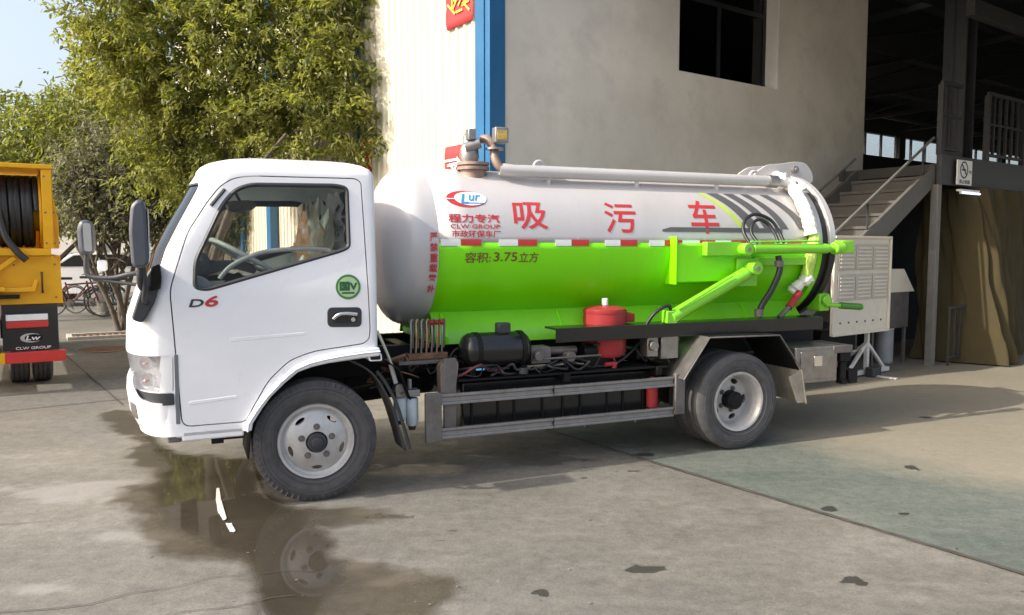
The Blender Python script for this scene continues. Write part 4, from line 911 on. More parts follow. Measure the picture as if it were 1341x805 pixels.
# rear mudguards, flap, toolbox, rear bits
MG = [(2.765, .60), (2.84, .70), (3.01, .915), (3.69, .905)]
for far in (0, 1):
    f = (lambda y: y) if not far else (lambda y: 2 * CV - y)
    mg = MB().sheet([[(u, f(y), w) for y in (.0, .5)] for u, w in MG[:3]]).build('mudguard', M_ss, TK, smooth=0, solid=.006)
    MB().sheet([[(u, f(y), w) for y in (.0, .5)] for u, w in [(3.01, .915), (3.35, .915), (3.69, .905)]]).build('mudguard_top', M_black, mg, smooth=0, solid=.006)
    T('guard_lip', M_alud, mg, [(u, f(-.004), w) for u, w in [(2.77, .595), (3.005, .912), (3.695, .902), (3.94, .60)]], .007)
    MB().sheet([[(u, f(y), w) for y in (.02, .5)] for u, w in [(3.70, .90), (3.82, .75), (3.93, .60)]]).build('guard_stay', M_black, mg, smooth=0, solid=.006)
    MB().sheet([[(3.93 + .06 * (1 - t) * 1.0, f(y), .32 + .30 * t) for y in (-.01, .25, .5)] for t in (0, .5, 1)]).build('rear_flap', pm('dusty_rubber_flap', (.30, .27, .22), .8, var=.25, dirt=.5, dirtcol=(.15, .12, .09)), mg, smooth=0, solid=.010)
    MB().prism([(3.80, .55), (3.93, .60), (3.99, .33), (3.90, .33)], 'y', f(-.004), f(.006)).build('flap_side', pm('dusty_rubber_flap', (.30, .27, .22)), mg, smooth=0)
tb = MB().box(3.99, 4.455, .13, .50, .455, .768).build('toolbox', M_ss, TK, bevel=.010)
MB().prism(fillet([(4.04, .49), (4.04, .735), (4.41, .735), (4.41, .49)], .02, 4), 'y', .121, .1295).build('toolbox_door', M_ss, tb, bevel=.004)
MB().prism(fillet([(4.18, .60), (4.18, .69), (4.27, .69), (4.27, .60)], .01, 3), 'y', .112, .1205).build('latch', M_chrome, tb, bevel=.003)
MB().box(4.50, 4.62, .14, .24, .62, .72).cyl((4.56, .18, .44), (4.56, .18, .62), .035, n=14).box(4.53, 4.59, .14, .22, .42, .46).build('landing_jack', M_black, TK, bevel=.006)
MB().box(4.40, 4.62, .12, .5, .70, .765).build('rear_bracket', M_alud, TK, bevel=.006)
MB().box(4.62, 4.72, .15, 1.75, .42, .54).build('underrun_bar', M_black, TK, bevel=.01)
MB().box(4.55, 4.66, .25, .5, .55, .69).build('tail_lamp', M_redr, TK, bevel=.012)
# ------------------------------------------------------------------ tank
TR, TW = .60, 1.615
def tp_(u, w, off=0.0):      # point of the tank's near flank at height w
    ph = math.asin(max(-1, min(1, (w - TW) / TR))); return (u, CV - (TR + off) * math.cos(ph), TW + (TR + off) * math.sin(ph))
def ta_(u, ph, off=0.0): return (u, CV - (TR + off) * math.cos(ph), TW + (TR + off) * math.sin(ph))
PS = math.asin((1.645 - TW) / TR)
def shell_arc(u0, u1, p0, p1, R_, nu=14, na=40):
    return [[(u0 + (u1 - u0) * i / nu, CV - R_ * math.cos(p0 + (p1 - p0) * j / na), TW + R_ * math.sin(p0 + (p1 - p0) * j / na)) for j in range(na + 1)] for i in range(nu + 1)]
tu = MB().sheet(shell_arc(.93, 4.40, PS, math.pi - PS, TR)).build('tank_upper_shell', M_silver, TK, smooth=60, solid=.006)
tl_ = MB().sheet(shell_arc(.93, 4.40, math.pi - PS, 2 * math.pi + PS, TR)).build('tank_lower_shell', M_green, TK, smooth=60, solid=.006)
dome = [(-.265 * max(0., math.cos(t)) ** .80, .6 * math.sin(t) ** .80) for t in [math.pi / 2 * k / 22 for k in range(23)]] + [(.04, .6004), (.0815, .6004)]
MB().lathe(dome, (.848, CV, TW), (1, 0, 0), 72, caps=False).build('tank_front_dome', M_silver, TK, smooth=60)
# rear flange, gasket, door
def half_ring(name, m, u0, u1, r0, r1, p0, p1, par=TK):
    n = 48; rs = [[(u, CV - r * math.cos(p0 + (p1 - p0) * k / n), TW + r * math.sin(p0 + (p1 - p0) * k / n)) for u, r in ((u0, r0), (u0, r1), (u1, r1), (u1, r0))] for k in range(n + 1)]
    return MB().rings(rs).build(name, m, par, bevel=.004)
half_ring('rear_flange', M_silver, 4.36, 4.415, .58, .655, PS, math.pi - PS); half_ring('rear_flange', M_green, 4.36, 4.415, .58, .655, math.pi - PS, 2 * math.pi + PS)
half_ring('door_gasket', M_gask, 4.416, 4.485, .58, .645, 0, 2 * math.pi - .001)
rd = half_ring('rear_door', M_silver, 4.486, 4.55, .56, .672, PS - .1, math.pi - PS + .1); half_ring('rear_door', M_gask, 4.486, 4.55, .56, .672, math.pi - PS + .1, 2 * math.pi + PS - .1)
MB().lathe([(4.52, .60), (4.56, .585), (4.62, .52), (4.68, .40), (4.72, .22), (4.735, 0)], (0, CV, TW), (1, 0, 0), 56, caps=False).build('door_dish', M_green, TK, smooth=60)
for u in (2.03, 3.20):
    half_ring('tank_weld', M_silver, u, u + .012, .598, .6032, PS, math.pi - PS, tu); half_ring('tank_weld', M_green, u, u + .012, .598, .6032, math.pi - PS, 2 * math.pi + PS, tl_)
# hinge plates on top
HP = fillet([(4.02, 2.20), (4.10, 2.30), (4.22, 2.37), (4.40, 2.385), (4.55, 2.41), (4.68, 2.40), (4.76, 2.31), (4.77, 2.22), (4.5, 2.17)], .05, 5)
for y in (.80, 1.06):
    hg = MB().prism(HP, 'y', y, y + .022).build('hinge_plate', M_silver, TK, bevel=.004)
    MB().cyl((4.53, y - .03, 2.33), (4.53, y, 2.33), .035, n=18).cyl((4.53, y - .05, 2.33), (4.53, y - .03, 2.33), .02, n=8).build('hinge_pin', M_alu, hg)
MB().box(4.1, 4.7, .823, 1.059, 2.21, 2.26).build('hinge_bridge', M_silver, TK, bevel=.01)
# cradle below the tank
for far in (0, 1):
    f = (lambda y: y) if not far else (lambda y: 2 * CV - y)
    MB().sheet([[(u, f(y), w) for y, w in ((.44, .905), (.47, .99), (.60, 1.135))] for u in (.93, 1.8, 2.7, 3.6, 4.35)]).build('tank_cradle', M_lime, TK, smooth=0, solid=.008)
for u in (1.0, 1.95, 2.9, 3.75): MB().prism([(.43, .906), (.43, .96), (.56, 1.12), (.62, 1.10), (.62, .906)], 'x', u, u + .02).build('cradle_rib', M_green, TK, smooth=0)
B('sub_frame', M_green, TK, .93, 4.4, .54, 1.36, .906, .96, .004)
# top suction pipe, valve tower, lifting eyes
tpp = MB().tube([(1.50, .62, 2.205), (1.6, .60, 2.195), (4.08, .60, 2.195)], .048, 18).build('suction_pipe', M_silver, TK, smooth=60)
MB().lathe([(0, .056), (.10, .056), (.10, .05), (0, .05)], (4.05, .60, 2.195), (1, 0, 0), 18, loop=True).build('pipe_clamp', M_alu, tpp)
T('pipe_outlet', M_silver, tpp, spline([(4.10, .60, 2.195), (4.2, .60, 2.19), (4.32, .56, 2.15), (4.40, .50, 2.09)], 6), .035, 12)
for u in (1.9, 2.7, 3.5): B('pipe_bracket', M_silver, tpp, u, u + .02, .59, .63, 2.08, 2.155, .003)
for u, y in ((1.88, .72), (4.0, .72)):
    MB().tube([(u + .045 * math.cos(t), y, 2.245 + .045 * math.sin(t)) for t in [2 * math.pi * k / 18 for k in range(18)]], .014, 8, closed=True).build('lifting_eye', M_silver, TK, smooth=60)
vt = MB().lathe([(2.10, 0), (2.10, .10), (2.20, .10), (2.20, .125), (2.222, .125), (2.222, .105), (2.235, .105), (2.235, .125), (2.257, .125), (2.26, 0)], (1.33, .74, 0), (0, 0, 1), 28, caps=False).build('valve_tower', pm('pinkish_primer', (.30, .215, .18), .55, .3, var=.25, scale=14, dirt=.5, dirtcol=(.12, .07, .045)), TK)
MB().lathe([(2.25, .06), (2.30, .075), (2.36, .07), (2.40, .05), (2.46, .048), (2.48, .03), (2.48, 0)], (1.30, .74, 0), (0, 0, 1), 20, caps=False).cyl((1.25, .70, 2.36), (1.36, .66, 2.40), .04).box(1.26, 1.32, .64, .72, 2.42, 2.50).build('float_valve', M_alu, vt, bevel=.006)
MB().tube(spline([(1.40, .74, 2.44), (1.44, .70, 2.43), (1.47, .66, 2.36), (1.47, .63, 2.28), (1.50, .61, 2.22), (1.56, .60, 2.197)], 6), .034, 16).build('elbow', pm('pinkish_primer', (.42, .34, .31)), vt, smooth=60)
MB().lathe([(0, .0), (0, .07), (.015, .07), (.015, 0)], (1.47, .645, 2.35), (0, 0, 1), 20, caps=False).build('flange', M_alu, vt)
lb = MB().box(1.46, 1.57, .60, .68, 2.40, 2.52).build('relief_valve_box', M_alu, vt, bevel=.010)
B('maker_plate', pm('yellow_plate', (.60, .42, .10), .4, var=.3, scale=40), lb, 1.475, 1.555, .5955, .5995, 2.425, 2.495, .001)
# lettering: mapped on the cylinder
def onT(u0, w0, off=.0045):
    p0 = math.asin((w0 - TW) / TR); return lambda x, y: ta_(u0 + x, p0 + y / TR, off)
def arc(w0, w1): return (math.asin((w1 - TW) / TR) - math.asin((w0 - TW) / TR)) * TR
def ttext(s, m, u0, u1, w0, w1, off=.012): return text_obj('lettering', s, m, tu if w0 > 1.6 else tl_, onT(u0, w0), u1 - u0, arc(w0, w1), off, .03, shear=.06)
ttext('吸', M_redl, 1.515, 1.79, 1.745, 1.945, .009)
ttext('污', M_redl, 2.285, 2.565, 1.725, 1.958, .009)
ttext('车', M_redl, 3.085, 3.36, 1.725, 1.995, .009)
ttext('程力专汽', M_redl, 1.01, 1.40, 1.787, 1.848, .03)
ttext('CLW GROUP', M_redl, 1.02, 1.40, 1.745, 1.775, .025)
ttext('市政环保车厂', M_redl, 1.025, 1.40, 1.682, 1.732, .02)
M_drk = pm('brown_red_lettering', (.17, .075, .02), .5)
ttext('容积:', M_drk, 1.12, 1.32, 1.50, 1.575, .012)
ttext('3.75', M_drk, 1.345, 1.53, 1.51, 1.575, .03)
ttext('立方', M_drk, 1.545, 1.70, 1.50, 1.575, .012)
for k, ch in enumerate('严禁重载攀扑'):
    w1 = 1.715 - k * .072; p = math.asin((w1 - .062 - TW) / TR)
    text_obj('lettering', ch, M_redl, tl_, (lambda p: lambda x, y: ta_(.862 + x, p + y / TR, .0085))(p), .056, .060, .02, .03)
# company emblem: red crescent, white field, blue letters
def disc(cx, cw, rx, rw, off, n=44, a0=0, a1=2 * math.pi):
    p0 = math.asin((cw - TW) / TR); return [ta_(cx + rx * math.cos(a0 + (a1 - a0) * k / n), p0 + rw * math.sin(a0 + (a1 - a0) * k / n) / TR, off) for k in range(n)]
def ell(name, m, cx, cw, rx, rw, off, par):
    rs = [disc(cx, cw, rx * s, rw * s, off) for s in (.02, .35, .7, 1)]; return MB().rings(rs).build(name, m, par, smooth=0)
em = ell('emblem', M_redl, 1.175, 1.962, .155, .076, .0045, tu)
ell('emblem_field', M_wh, 1.205, 1.964, .125, .062, .0065, em)
text_obj('emblem_letters', 'L', M_blue, em, lambda x, y: onT(1.125, 1.925, .0085)(x + y * .3, y), .055, .082, .05, .03)
text_obj('emblem_letters', 'ur', M_blue, em, lambda x, y: onT(1.185, 1.945, .0085)(x + y * .3, y), .085, .055, .03, .03)
MB().sheet([[onT(1.13, 1.925, .0085)(x, y) for x in (0, .17)] for y in (0, .009)]).build('emblem_bar', M_blue, em, smooth=0)
MB().sheet([[onT(1.0, 1.955, .0072)(x, y) for x in (0, .09)] for y in (0, .008)]).build('emblem_slit', M_wh, em, smooth=0)
# reflective strips along the colour split
ED = [(.941, 1.089, 1.247), (1.384, 1.535, 1.69), (1.842, 1.977, 2.128), (2.269, 2.405, 2.557), (2.67, 2.813, 2.981), (2.985, 3.153, 3.305), (3.31, 3.468, 3.62), (3.63, 3.78, 3.91), (3.93, 4.06, 4.22)]
for a, b, c in ED:
    for x0, x1, m_ in ((a, b, M_whr), (b + .002, c, M_redr)):
        o = MB().sheet([[ta_(u, math.asin((w - TW) / TR), .0055) for w in (1.622, 1.645, 1.668)] for u in (x0, x1)]).build('reflective_strip', m_, tl_, smooth=0, solid=.002)
# grey sweeping stripes at the back
def stripe(m, us, ws, width, off=.005):
    pts = spline([(u, 0, w) for u, w in zip(us, ws)], 8)
    MB().sheet([[ta_(p.x + d, math.asin((p.z - TW) / TR), off) for d in (0, width)] for p in pts]).build('paint_stripe', m, tu, smooth=0)
for du, m_, wd in ((.0, pm('lime_vinyl', (.45, .62, .06), .5), .05), (.09, M_grey, .115), (.26, M_grey, .105), (.44, M_grey, .085), (.65, M_grey, .09)):
    stripe(m_, [3.27 + du, 3.40 + du, 3.50 + du, 3.58 + du * .97], [2.065, 1.97, 1.87, 1.765], wd)
MB().sheet([[ta_(u, math.asin((w - TW) / TR), .0056) for w in (1.735, 1.752 if i == 0 else 1.772)] for i, u in enumerate((2.80, 2.88, 3.3, 3.7, 4.02))]).build('paint_stripe', M_grey, tu, smooth=0)
# bracket box, lock cylinder, tilt cylinder, hoses
bxo = MB().prism([(.27, 1.335), (.27, 1.63), (.38, 1.655), (.40, 1.31)], 'x', 2.882, 3.62).build('bracket_box', M_green, TK, bevel=.006)
B('box_end_plate', M_green, bxo, 2.868, 2.881, .262, .42, 1.315, 1.70, .003)
B('mount_plate', M_lime, bxo, 3.12, 3.46, .205, .269, 1.545, 1.655, .004)
lc = MB().cyl((3.53, .16, 1.60), (4.33, .16, 1.60), .042, n=20).build('lock_cylinder', M_lime, TK, bevel=.006)
MB().cyl((3.47, .12, 1.595), (3.47, .21, 1.595), .05, n=20).box(3.46, 3.54, .135, .195, 1.565, 1.63).build('cylinder_eye', M_lime, lc, bevel=.006)
MB().cyl((4.33, .16, 1.60), (4.44, .16, 1.60), .025, n=14).cyl((4.40, .16, 1.60), (4.50, .16, 1.615), .055, n=16).box(4.46, 4.60, .12, .22, 1.56, 1.67).build('rod_clevis', M_lime, lc, bevel=.01)
T('cylinder_pipe', M_lime, lc, [(3.50, .14, 1.655), (4.22, .14, 1.665)], .008)
MB().cyl((3.47, .116, 1.595), (3.47, .122, 1.595), .02, n=6).build('pin_bolt', M_alu, lc)
B('guide_plate', M_lime, TK, 3.68, 4.34, .30, .352, 1.46, 1.53, .004)
tc_ = MB().cyl((2.76, .17, 1.06), (3.50, .19, 1.40), .055, n=22).build('tilt_cylinder', M_lime, TK, bevel=.008)
MB().cyl((3.48, .19, 1.39), (3.58, .19, 1.435), .040, n=16).cyl((3.57, .13, 1.44), (3.57, .25, 1.44), .055, n=20).build('cylinder_eye', M_lime, tc_, bevel=.006)
MB().cyl((3.57, .122, 1.44), (3.57, .13, 1.44), .022, n=6).build('pin_bolt', M_alu, tc_)
MB().box(2.70, 2.80, .13, .21, 1.02, 1.12).build('cylinder_foot', M_lime, tc_, bevel=.01)
T('feed_pipe', M_lime, tc_, [(2.80, .12, 1.13), (3.32, .13, 1.385)], .009)
B('pivot_plate', M_lime, TK, 3.45, 3.66, .24, .262, 1.29, 1.52, .004)
T('hydraulic_hose', M_hose, TK, spline([(2.55, .2, 1.0), (2.60, .17, 1.09), (2.68, .15, 1.15), (2.74, .15, 1.15), (2.75, .16, 1.07)], 6), .014)
T('hydraulic_hose', M_hose, TK, spline([(3.50, .15, 1.64), (3.49, .22, 1.74), (3.54, .26, 1.84), (3.66, .27, 1.885), (3.80, .26, 1.84), (3.86, .22, 1.74), (3.86, .16, 1.65)], 7), .014)
T('hydraulic_hose', M_hose, TK, spline([(3.58, .15, 1.65), (3.57, .22, 1.73), (3.61, .25, 1.81), (3.69, .26, 1.84), (3.77, .25, 1.80), (3.80, .20, 1.72), (3.80, .16, 1.65)], 7), .014)
T('hydraulic_hose', M_hose, TK, spline([(3.84, .2, 1.54), (3.84, .18, 1.42), (3.76, .18, 1.26), (3.67, .19, 1.13), (3.65, .2, 1.03)], 7), .026)
CY('hose_fitting', M_alud, TK, (3.84, .19, 1.50), (3.84, .19, 1.45), .036, 14); CY('hose_fitting', M_alud, TK, (3.65, .2, 1.10), (3.65, .2, 1.04), .036, 14)
# the wrapped suction hose round the rear flange
def ringpath(u, r, p0, p1, n): return [(u - .16 * abs(math.sin(k / n * 2.2)) * .3, CV - r * math.cos(p0 + (p1 - p0) * k / n), TW + r * math.sin(p0 + (p1 - p0) * k / n)) for k in range(n + 1)]
pp = ringpath(4.33, .655, math.pi * .44, .16, 30); rr = [.052 + .006 * abs(math.sin(k * 1.7)) + random.uniform(-.004, .005) for k in range(31)]
MB().tube(pp, rr, 11).build('wrapped_hose', M_wrap, TK, smooth=25)
pp = ringpath(4.33, .655, .16, -.42, 22); rr = [.050 + .005 * abs(math.sin(k * 1.9)) + random.uniform(-.004, .004) for k in range(23)]
MB().tube(pp, rr, 11).build('wrapped_hose', M_lwrap, TK, smooth=25)
pp = ringpath(4.31, .67, -.40, -.62, 10); MB().tube([(u - .008 * k, y, z) for k, (u, y, z) in enumerate(pp)], [.05 + random.uniform(-.012, .015) for k in pp], 10).build('wrapped_hose', M_wrap, TK, smooth=25)
for k in range(2):
    a = 1.2 - k * .22; MB().tube([(4.33 + random.uniform(-.09, .06), CV - (.70 + random.uniform(-.02, .04)) * math.cos(a - .05 * q), TW + (.69 + random.uniform(-.02, .04)) * math.sin(a - .05 * q)) for q in range(6)], [.004, .016, .02, .022, .014, .003], 5).build('wrap_tuft', M_wrap, TK, smooth=20)
T('red_hose_grip', M_redp, TK, [(4.17, .30, 1.22), (4.02, .26, 1.10)], .032, 14); T('hose_tail', M_alud, TK, [(4.02, .26, 1.10), (3.90, .24, 1.02)], .022, 12)
MB().box(4.50, 4.62, .40, .56, 1.04, 1.20).cyl((4.56, .36, 1.14), (4.56, .60, 1.14), .05, n=14).build('latch_block', M_lime, TK, bevel=.012)
T('tilt_bar', M_lime, TK, [(4.55, .38, 1.10), (4.95, .34, 1.07)], .020, 10)
T('tilt_grip', pm('dark_green_grip', (.06, .22, .02), .5), TK, [(4.70, .362, 1.09), (4.93, .342, 1.072)], .030, 12)

# ------------------------------------------------------------------ yellow truck with hose reel (local x right, y forward)
YT = thing('yellow_jetting_truck', 'rear of a yellow truck carrying a black hose reel', 'truck', (-5.06, 8.86, 0), R(32))
M_yel = pm('yellow_paint', (.76, .39, .008), .38, var=.08, scale=3, coat=.1, spec=.3, dirt=.25, dirtcol=(.42, .24, .03))
YW = 2.05
for x0, x1 in ((-.17, -.07), (-YW + .1, -YW + .2), (-.74, -.68)): B('frame_post', M_yel, YT, x0, x1, .05, .17, 1.60, 2.48, .008)
B('frame_post', M_yel, YT, -.17, -.07, .95, 1.05, 1.60, 2.48, .008)
B('frame_beam', M_yel, YT, -YW + .1, -.13, .05, .17, 2.46, 2.56, .008) if 0 else B('frame_top', M_yel, YT, -YW + .1, -.06, .03, 1.1, 2.481, 2.53, .008)
B('frame_sill', M_yel, YT, -YW + .1, -.10, .02, 1.1, 1.52, 1.60, .008)
MB().prism([(-.065, 1.60), (-.065, 2.47), (-.055, 2.47), (-.055, 2.2), (-.01, 1.95), (-.01, 1.60)], 'y', .30, 2.6).build('side_panel', M_yel, YT, bevel=.006)
rl = MB().cyl((-.65, .50, 2.02), (-.19, .50, 2.02), .22, n=28).build('reel_drum', M_yel, YT)
for x in (-.655, -.185): MB().cyl((x - .012, .50, 2.02), (x + .012, .50, 2.02), .43, n=40).build('reel_flange', M_yel, rl, bevel=.004)
hp_ = []; turns = 6.5; n = 200
for k in range(n + 1):
    t = k / n; a = t * turns * 2 * math.pi; hp_.append((-.605 + t * .38 + .006 * math.sin(a * .5), .50 + .375 * math.cos(a), 2.02 + .375 * math.sin(a)))
MB().tube(hp_, .036, 8).build('hose_coil', M_hose, rl, smooth=60)
T('hose_end', M_hose, rl, spline([(-.58, .12, 2.02), (-.565, .09, 1.9), (-.52, .03, 1.72), (-.42, -.02, 1.56), (-.34, -.04, 1.47)], 6), .036, 10)
for x in (-.16, -.08):
    for z in (1.66, 2.0, 2.40): CY('panel_bolt', M_alud, YT, (x + .02, .05, z), (x + .02, .042, z), .010, 8)
for z in (1.05, 1.42):
    for x in (-.06, -.45, -.9): CY('panel_bolt', M_alud, YT, (x - .01, .10, z), (x - .01, .092, z), .011, 8)
T('grab_handle', M_blackg, YT, spline([(-.20, .10, 1.32), (-.20, .05, 1.32), (-.20, .05, 1.12), (-.20, .10, 1.12)], 4), .010)
# body below the reel
MB().prism([(-YW + .05, .98), (-YW + .05, 1.52), (-.08, 1.52), (-.02, 1.42), (.0, .98)], 'y', .10, .16).build('rear_panel', M_yel, YT, bevel=.006)
MB().prism([(.16, .98), (3.6, .98), (3.6, 1.52), (.16, 1.52)], 'x', -.07, -.01).build('side_skirt', M_yel, YT, bevel=.006)
B('deck', M_yel, YT, -YW + .05, -.07, .16, 3.6, 1.45, 1.52, .006)
MB().bar((-.95, .06, 1.10), (-.45, .06, 1.50), .05, .05).build('brace', M_yel, YT, bevel=.004); MB().bar((-.62, .05, 1.50), (-.80, .05, 1.25), .05, .04).build('brace', M_yel, YT, bevel=.004)
MB().box(-.95, -.62, -.02, .09, 1.28, 1.36).box(-.75, -.55, -.05, .09, 1.13, 1.18).build('latch_bracket', M_yel, YT, bevel=.008)
MB().prism([(-.58, 1.12), (-.58, 1.17), (-.30, 1.17), (-.27, 1.25), (-.24, 1.25), (-.27, 1.12)], 'y', .02, .09).build('step_bracket', M_yel, YT, bevel=.006)
B('dark_shelf', M_black, YT, -.72, -.42, .0, .09, 1.05, 1.09, .004)
MB().tube([(-.80 + .02 * math.sin(k), .02, 1.26 - .06 * k) for k in range(9)], [.10 + .02 * math.sin(k * 2) for k in range(9)], 10).build('red_cloth', pm('red_check_cloth', (.30, .06, .06), .9, var=.4, scale=40), YT, smooth=40)
B('black_panel', M_blackg, YT, -.60, -.06, .11, .14, .46, .979, .004)
MB().prism(fillet([(-1.2, .40), (-1.2, 1.0), (-.86, 1.05), (-.64, .90), (-.62, .44)], .03, 3), 'y', .02, .10).build('mud_flap', M_black, YT, bevel=.006)
tlm = B('tail_lamp', M_plast, YT, -.57, -.15, .07, .109, .71, .88, .006)
B('clear_lens', M_whr, tlm, -.56, -.16, .058, .0695, .80, .87, .006); B('red_lens', M_redr, tlm, -.56, -.16, .058, .0695, .72, .795, .006)
fy = lambda x0, z0: (lambda x, y: (x0 + x, .1075, z0 + y))
yl = MB().rings([[(-.33 + .105 * s * math.cos(t), .1085, .60 + .052 * s * math.sin(t)) for t in [2 * math.pi * k / 36 for k in range(36)]] for s in (.02, .5, 1)]).build('emblem', M_wh, YT, smooth=0)
MB().rings([[(-.305 + .088 * s * math.cos(t), .1073, .60 + .040 * s * math.sin(t)) for t in [2 * math.pi * k / 36 for k in range(36)]] for s in (.02, .5, 1)]).build('emblem_field', M_blackg, yl, smooth=0)
text_obj('emblem_letters', 'Lw', M_wh, yl, lambda x, y: (-.38 + x + .3 * y, .1062, .575 + y), .13, .05, .04)
text_obj('lettering', 'CLW GROUP', M_wh, YT, lambda x, y: (-.48 + x, .1085, .472 + y), .34, .03, .02)
bb = B('rear_bumper', M_redr, YT, -.58, .0, -.02, .10, .335, .455, .006)
B('bumper_section', M_yel, bb, -1.30, -.582, -.02, .10, .335, .455, .006); B('bumper_section', M_redr, bb, -2.0, -1.302, -.02, .10, .335, .455, .006)
for y in (.5, .52): B('chassis_rail', M_black, YT, -.62 if y == .5 else -1.5, -.54 if y == .5 else -1.42, .2, 5.0, .60, .80, .004)
for x, fl_ in ((-.12, True), (-.36, True), (-1.93, False), (-1.69, False)):
    w_ = wheel(YT, x, .92, False); w_.rotation_euler = (0, 0, R(90 if fl_ else -90)); w_.location = (x, .92, .3855)
B('truck_body', M_yel, YT, -YW + .1, -.07, 1.15, 3.6, 1.521, 2.40, .02)
cbx = MB().prism(fillet([(3.75, .55), (3.75, 2.2), (5.0, 2.2), (5.35, 1.4), (5.4, .55)], .1, 4), 'x', -1.95, -.1).build('truck_cab', M_white, YT, bevel=.02)
for x in (-.12, -1.93):
    w_ = wheel(YT, x, 4.5, True); w_.rotation_euler = (0, 0, R(90 if x > -1 else -90))
# ------------------------------------------------------------------ trees
def leaf_mat(name, c0, c1, c2):
    m = bpy.data.materials.new(name); m.use_nodes = True; N = m.node_tree.nodes; L = m.node_tree.links; p = N['Principled BSDF']
    a = N.new('ShaderNodeAttribute'); a.attribute_name = 'rnd'; r = N.new('ShaderNodeValToRGB'); e = r.color_ramp.elements
    e[0].color = c0 + (1,); e[1].color = c2 + (1,); x = e.new(.5); x.color = c1 + (1,)
    L.new(a.outputs['Fac'], r.inputs[0]); L.new(r.outputs[0], p.inputs['Base Color']); p.inputs['Roughness'].default_value = .5
    t = N.new('ShaderNodeBsdfTranslucent'); g = N.new('ShaderNodeMix'); g.data_type = 'RGBA'; g.blend_type = 'MULTIPLY'; g.inputs[0].default_value = 1; g.inputs[7].default_value = (1.25, 1.3, .5, 1)
    L.new(r.outputs[0], g.inputs[6]); L.new(g.outputs[2], t.inputs[0])
    mx = N.new('ShaderNodeMixShader'); mx.inputs[0].default_value = .48; L.new(p.outputs[0], mx.inputs[1]); L.new(t.outputs[0], mx.inputs[2]); L.new(mx.outputs[0], N['Material Output'].inputs[0])
    return m
LM_a = leaf_mat('bright_green_leaves', (.10, .125, .035), (.22, .235, .065), (.41, .40, .145))
LM_b = leaf_mat('olive_green_leaves', (.09, .115, .035), (.20, .215, .065), (.36, .36, .13))
LM_c = leaf_mat('greyish_green_leaves', (.07, .073, .056), (.18, .175, .14), (.36, .35, .29))
M_bark = pm('brown_grey_bark', (.105, .085, .065), .9, var=.3, scale=14, bump=.6, bscale=18)
def crown_mesh(ells, ntw, per, ll, lw, seed, droop=.5):
    r = np.random.default_rng(seed); vol = np.array([e[3] * e[4] * e[5] for e in ells]) ** (2 / 3); pk = r.choice(len(ells), ntw, p=vol / vol.sum())
    E = np.array(ells)[pk]; d = r.normal(size=(ntw, 3)); d /= np.linalg.norm(d, axis=1)[:, None]
    rad = (r.random(ntw) ** .38) * (1 + r.normal(0, .07, ntw)); c = E[:, :3] + d * rad[:, None] * E[:, 3:6]
    tone = r.random(ntw) * .5
    ax = d * np.array([1, 1, .6]) + r.normal(0, .45, (ntw, 3)); ax /= np.linalg.norm(ax, axis=1)[:, None]
    n = ntw * per; ci = np.repeat(np.arange(ntw), per); t = r.random(n)
    tw = .42 * (ll / .12)
    p = c[ci] + ax[ci] * (t[:, None] - .5) * tw + r.normal(0, .055 * ll / .12, (n, 3)); p[:, 2] -= (t - .3) ** 2 * .12
    ld = ax[ci] * .7 + r.normal(0, .7, (n, 3)); ld[:, 2] -= droop; ld /= np.linalg.norm(ld, axis=1)[:, None]
    up = r.normal(0, .5, (n, 3)) + np.array([0, 0, 1.]); s = np.cross(ld, up); s /= np.linalg.norm(s, axis=1)[:, None] + 1e-9; nn = np.cross(s, ld)
    Ls = (ll * (.5 + .85 * r.random(n)))[:, None]; Ws = (lw * (.7 + .5 * r.random(n)))[:, None]
    V = np.stack([p, p + ld * Ls * .3 + s * Ws * .5 + nn * Ws * .15, p + ld * Ls * .68 + s * Ws * .38 + nn * Ws * .1, p + ld * Ls - nn * Ls * .10, p + ld * Ls * .68 - s * Ws * .38 + nn * Ws * .1, p + ld * Ls * .3 - s * Ws * .5 + nn * Ws * .15], 1).reshape(-1, 3)
    b = np.arange(n)[:, None] * 6; F = np.stack([b + [0, 1, 2, 3], b + [0, 3, 4, 5]], 1).reshape(-1, 4)
    me = bpy.data.meshes.new('crown'); me.vertices.add(len(V)); me.vertices.foreach_set('co', V.astype('f4').ravel()); me.loops.add(F.size); me.loops.foreach_set('vertex_index', F.astype('i4').ravel())
    me.polygons.add(len(F)); me.polygons.foreach_set('loop_start', np.arange(0, F.size, 4, dtype='i4')); me.polygons.foreach_set('loop_total', np.full(len(F), 4, 'i4')); me.update()
    at = me.attributes.new('rnd', 'FLOAT', 'FACE'); at.data.foreach_set('value', np.repeat(np.clip(tone[ci] + r.random(n) * .5, 0, 1), 2).astype('f4')); return me
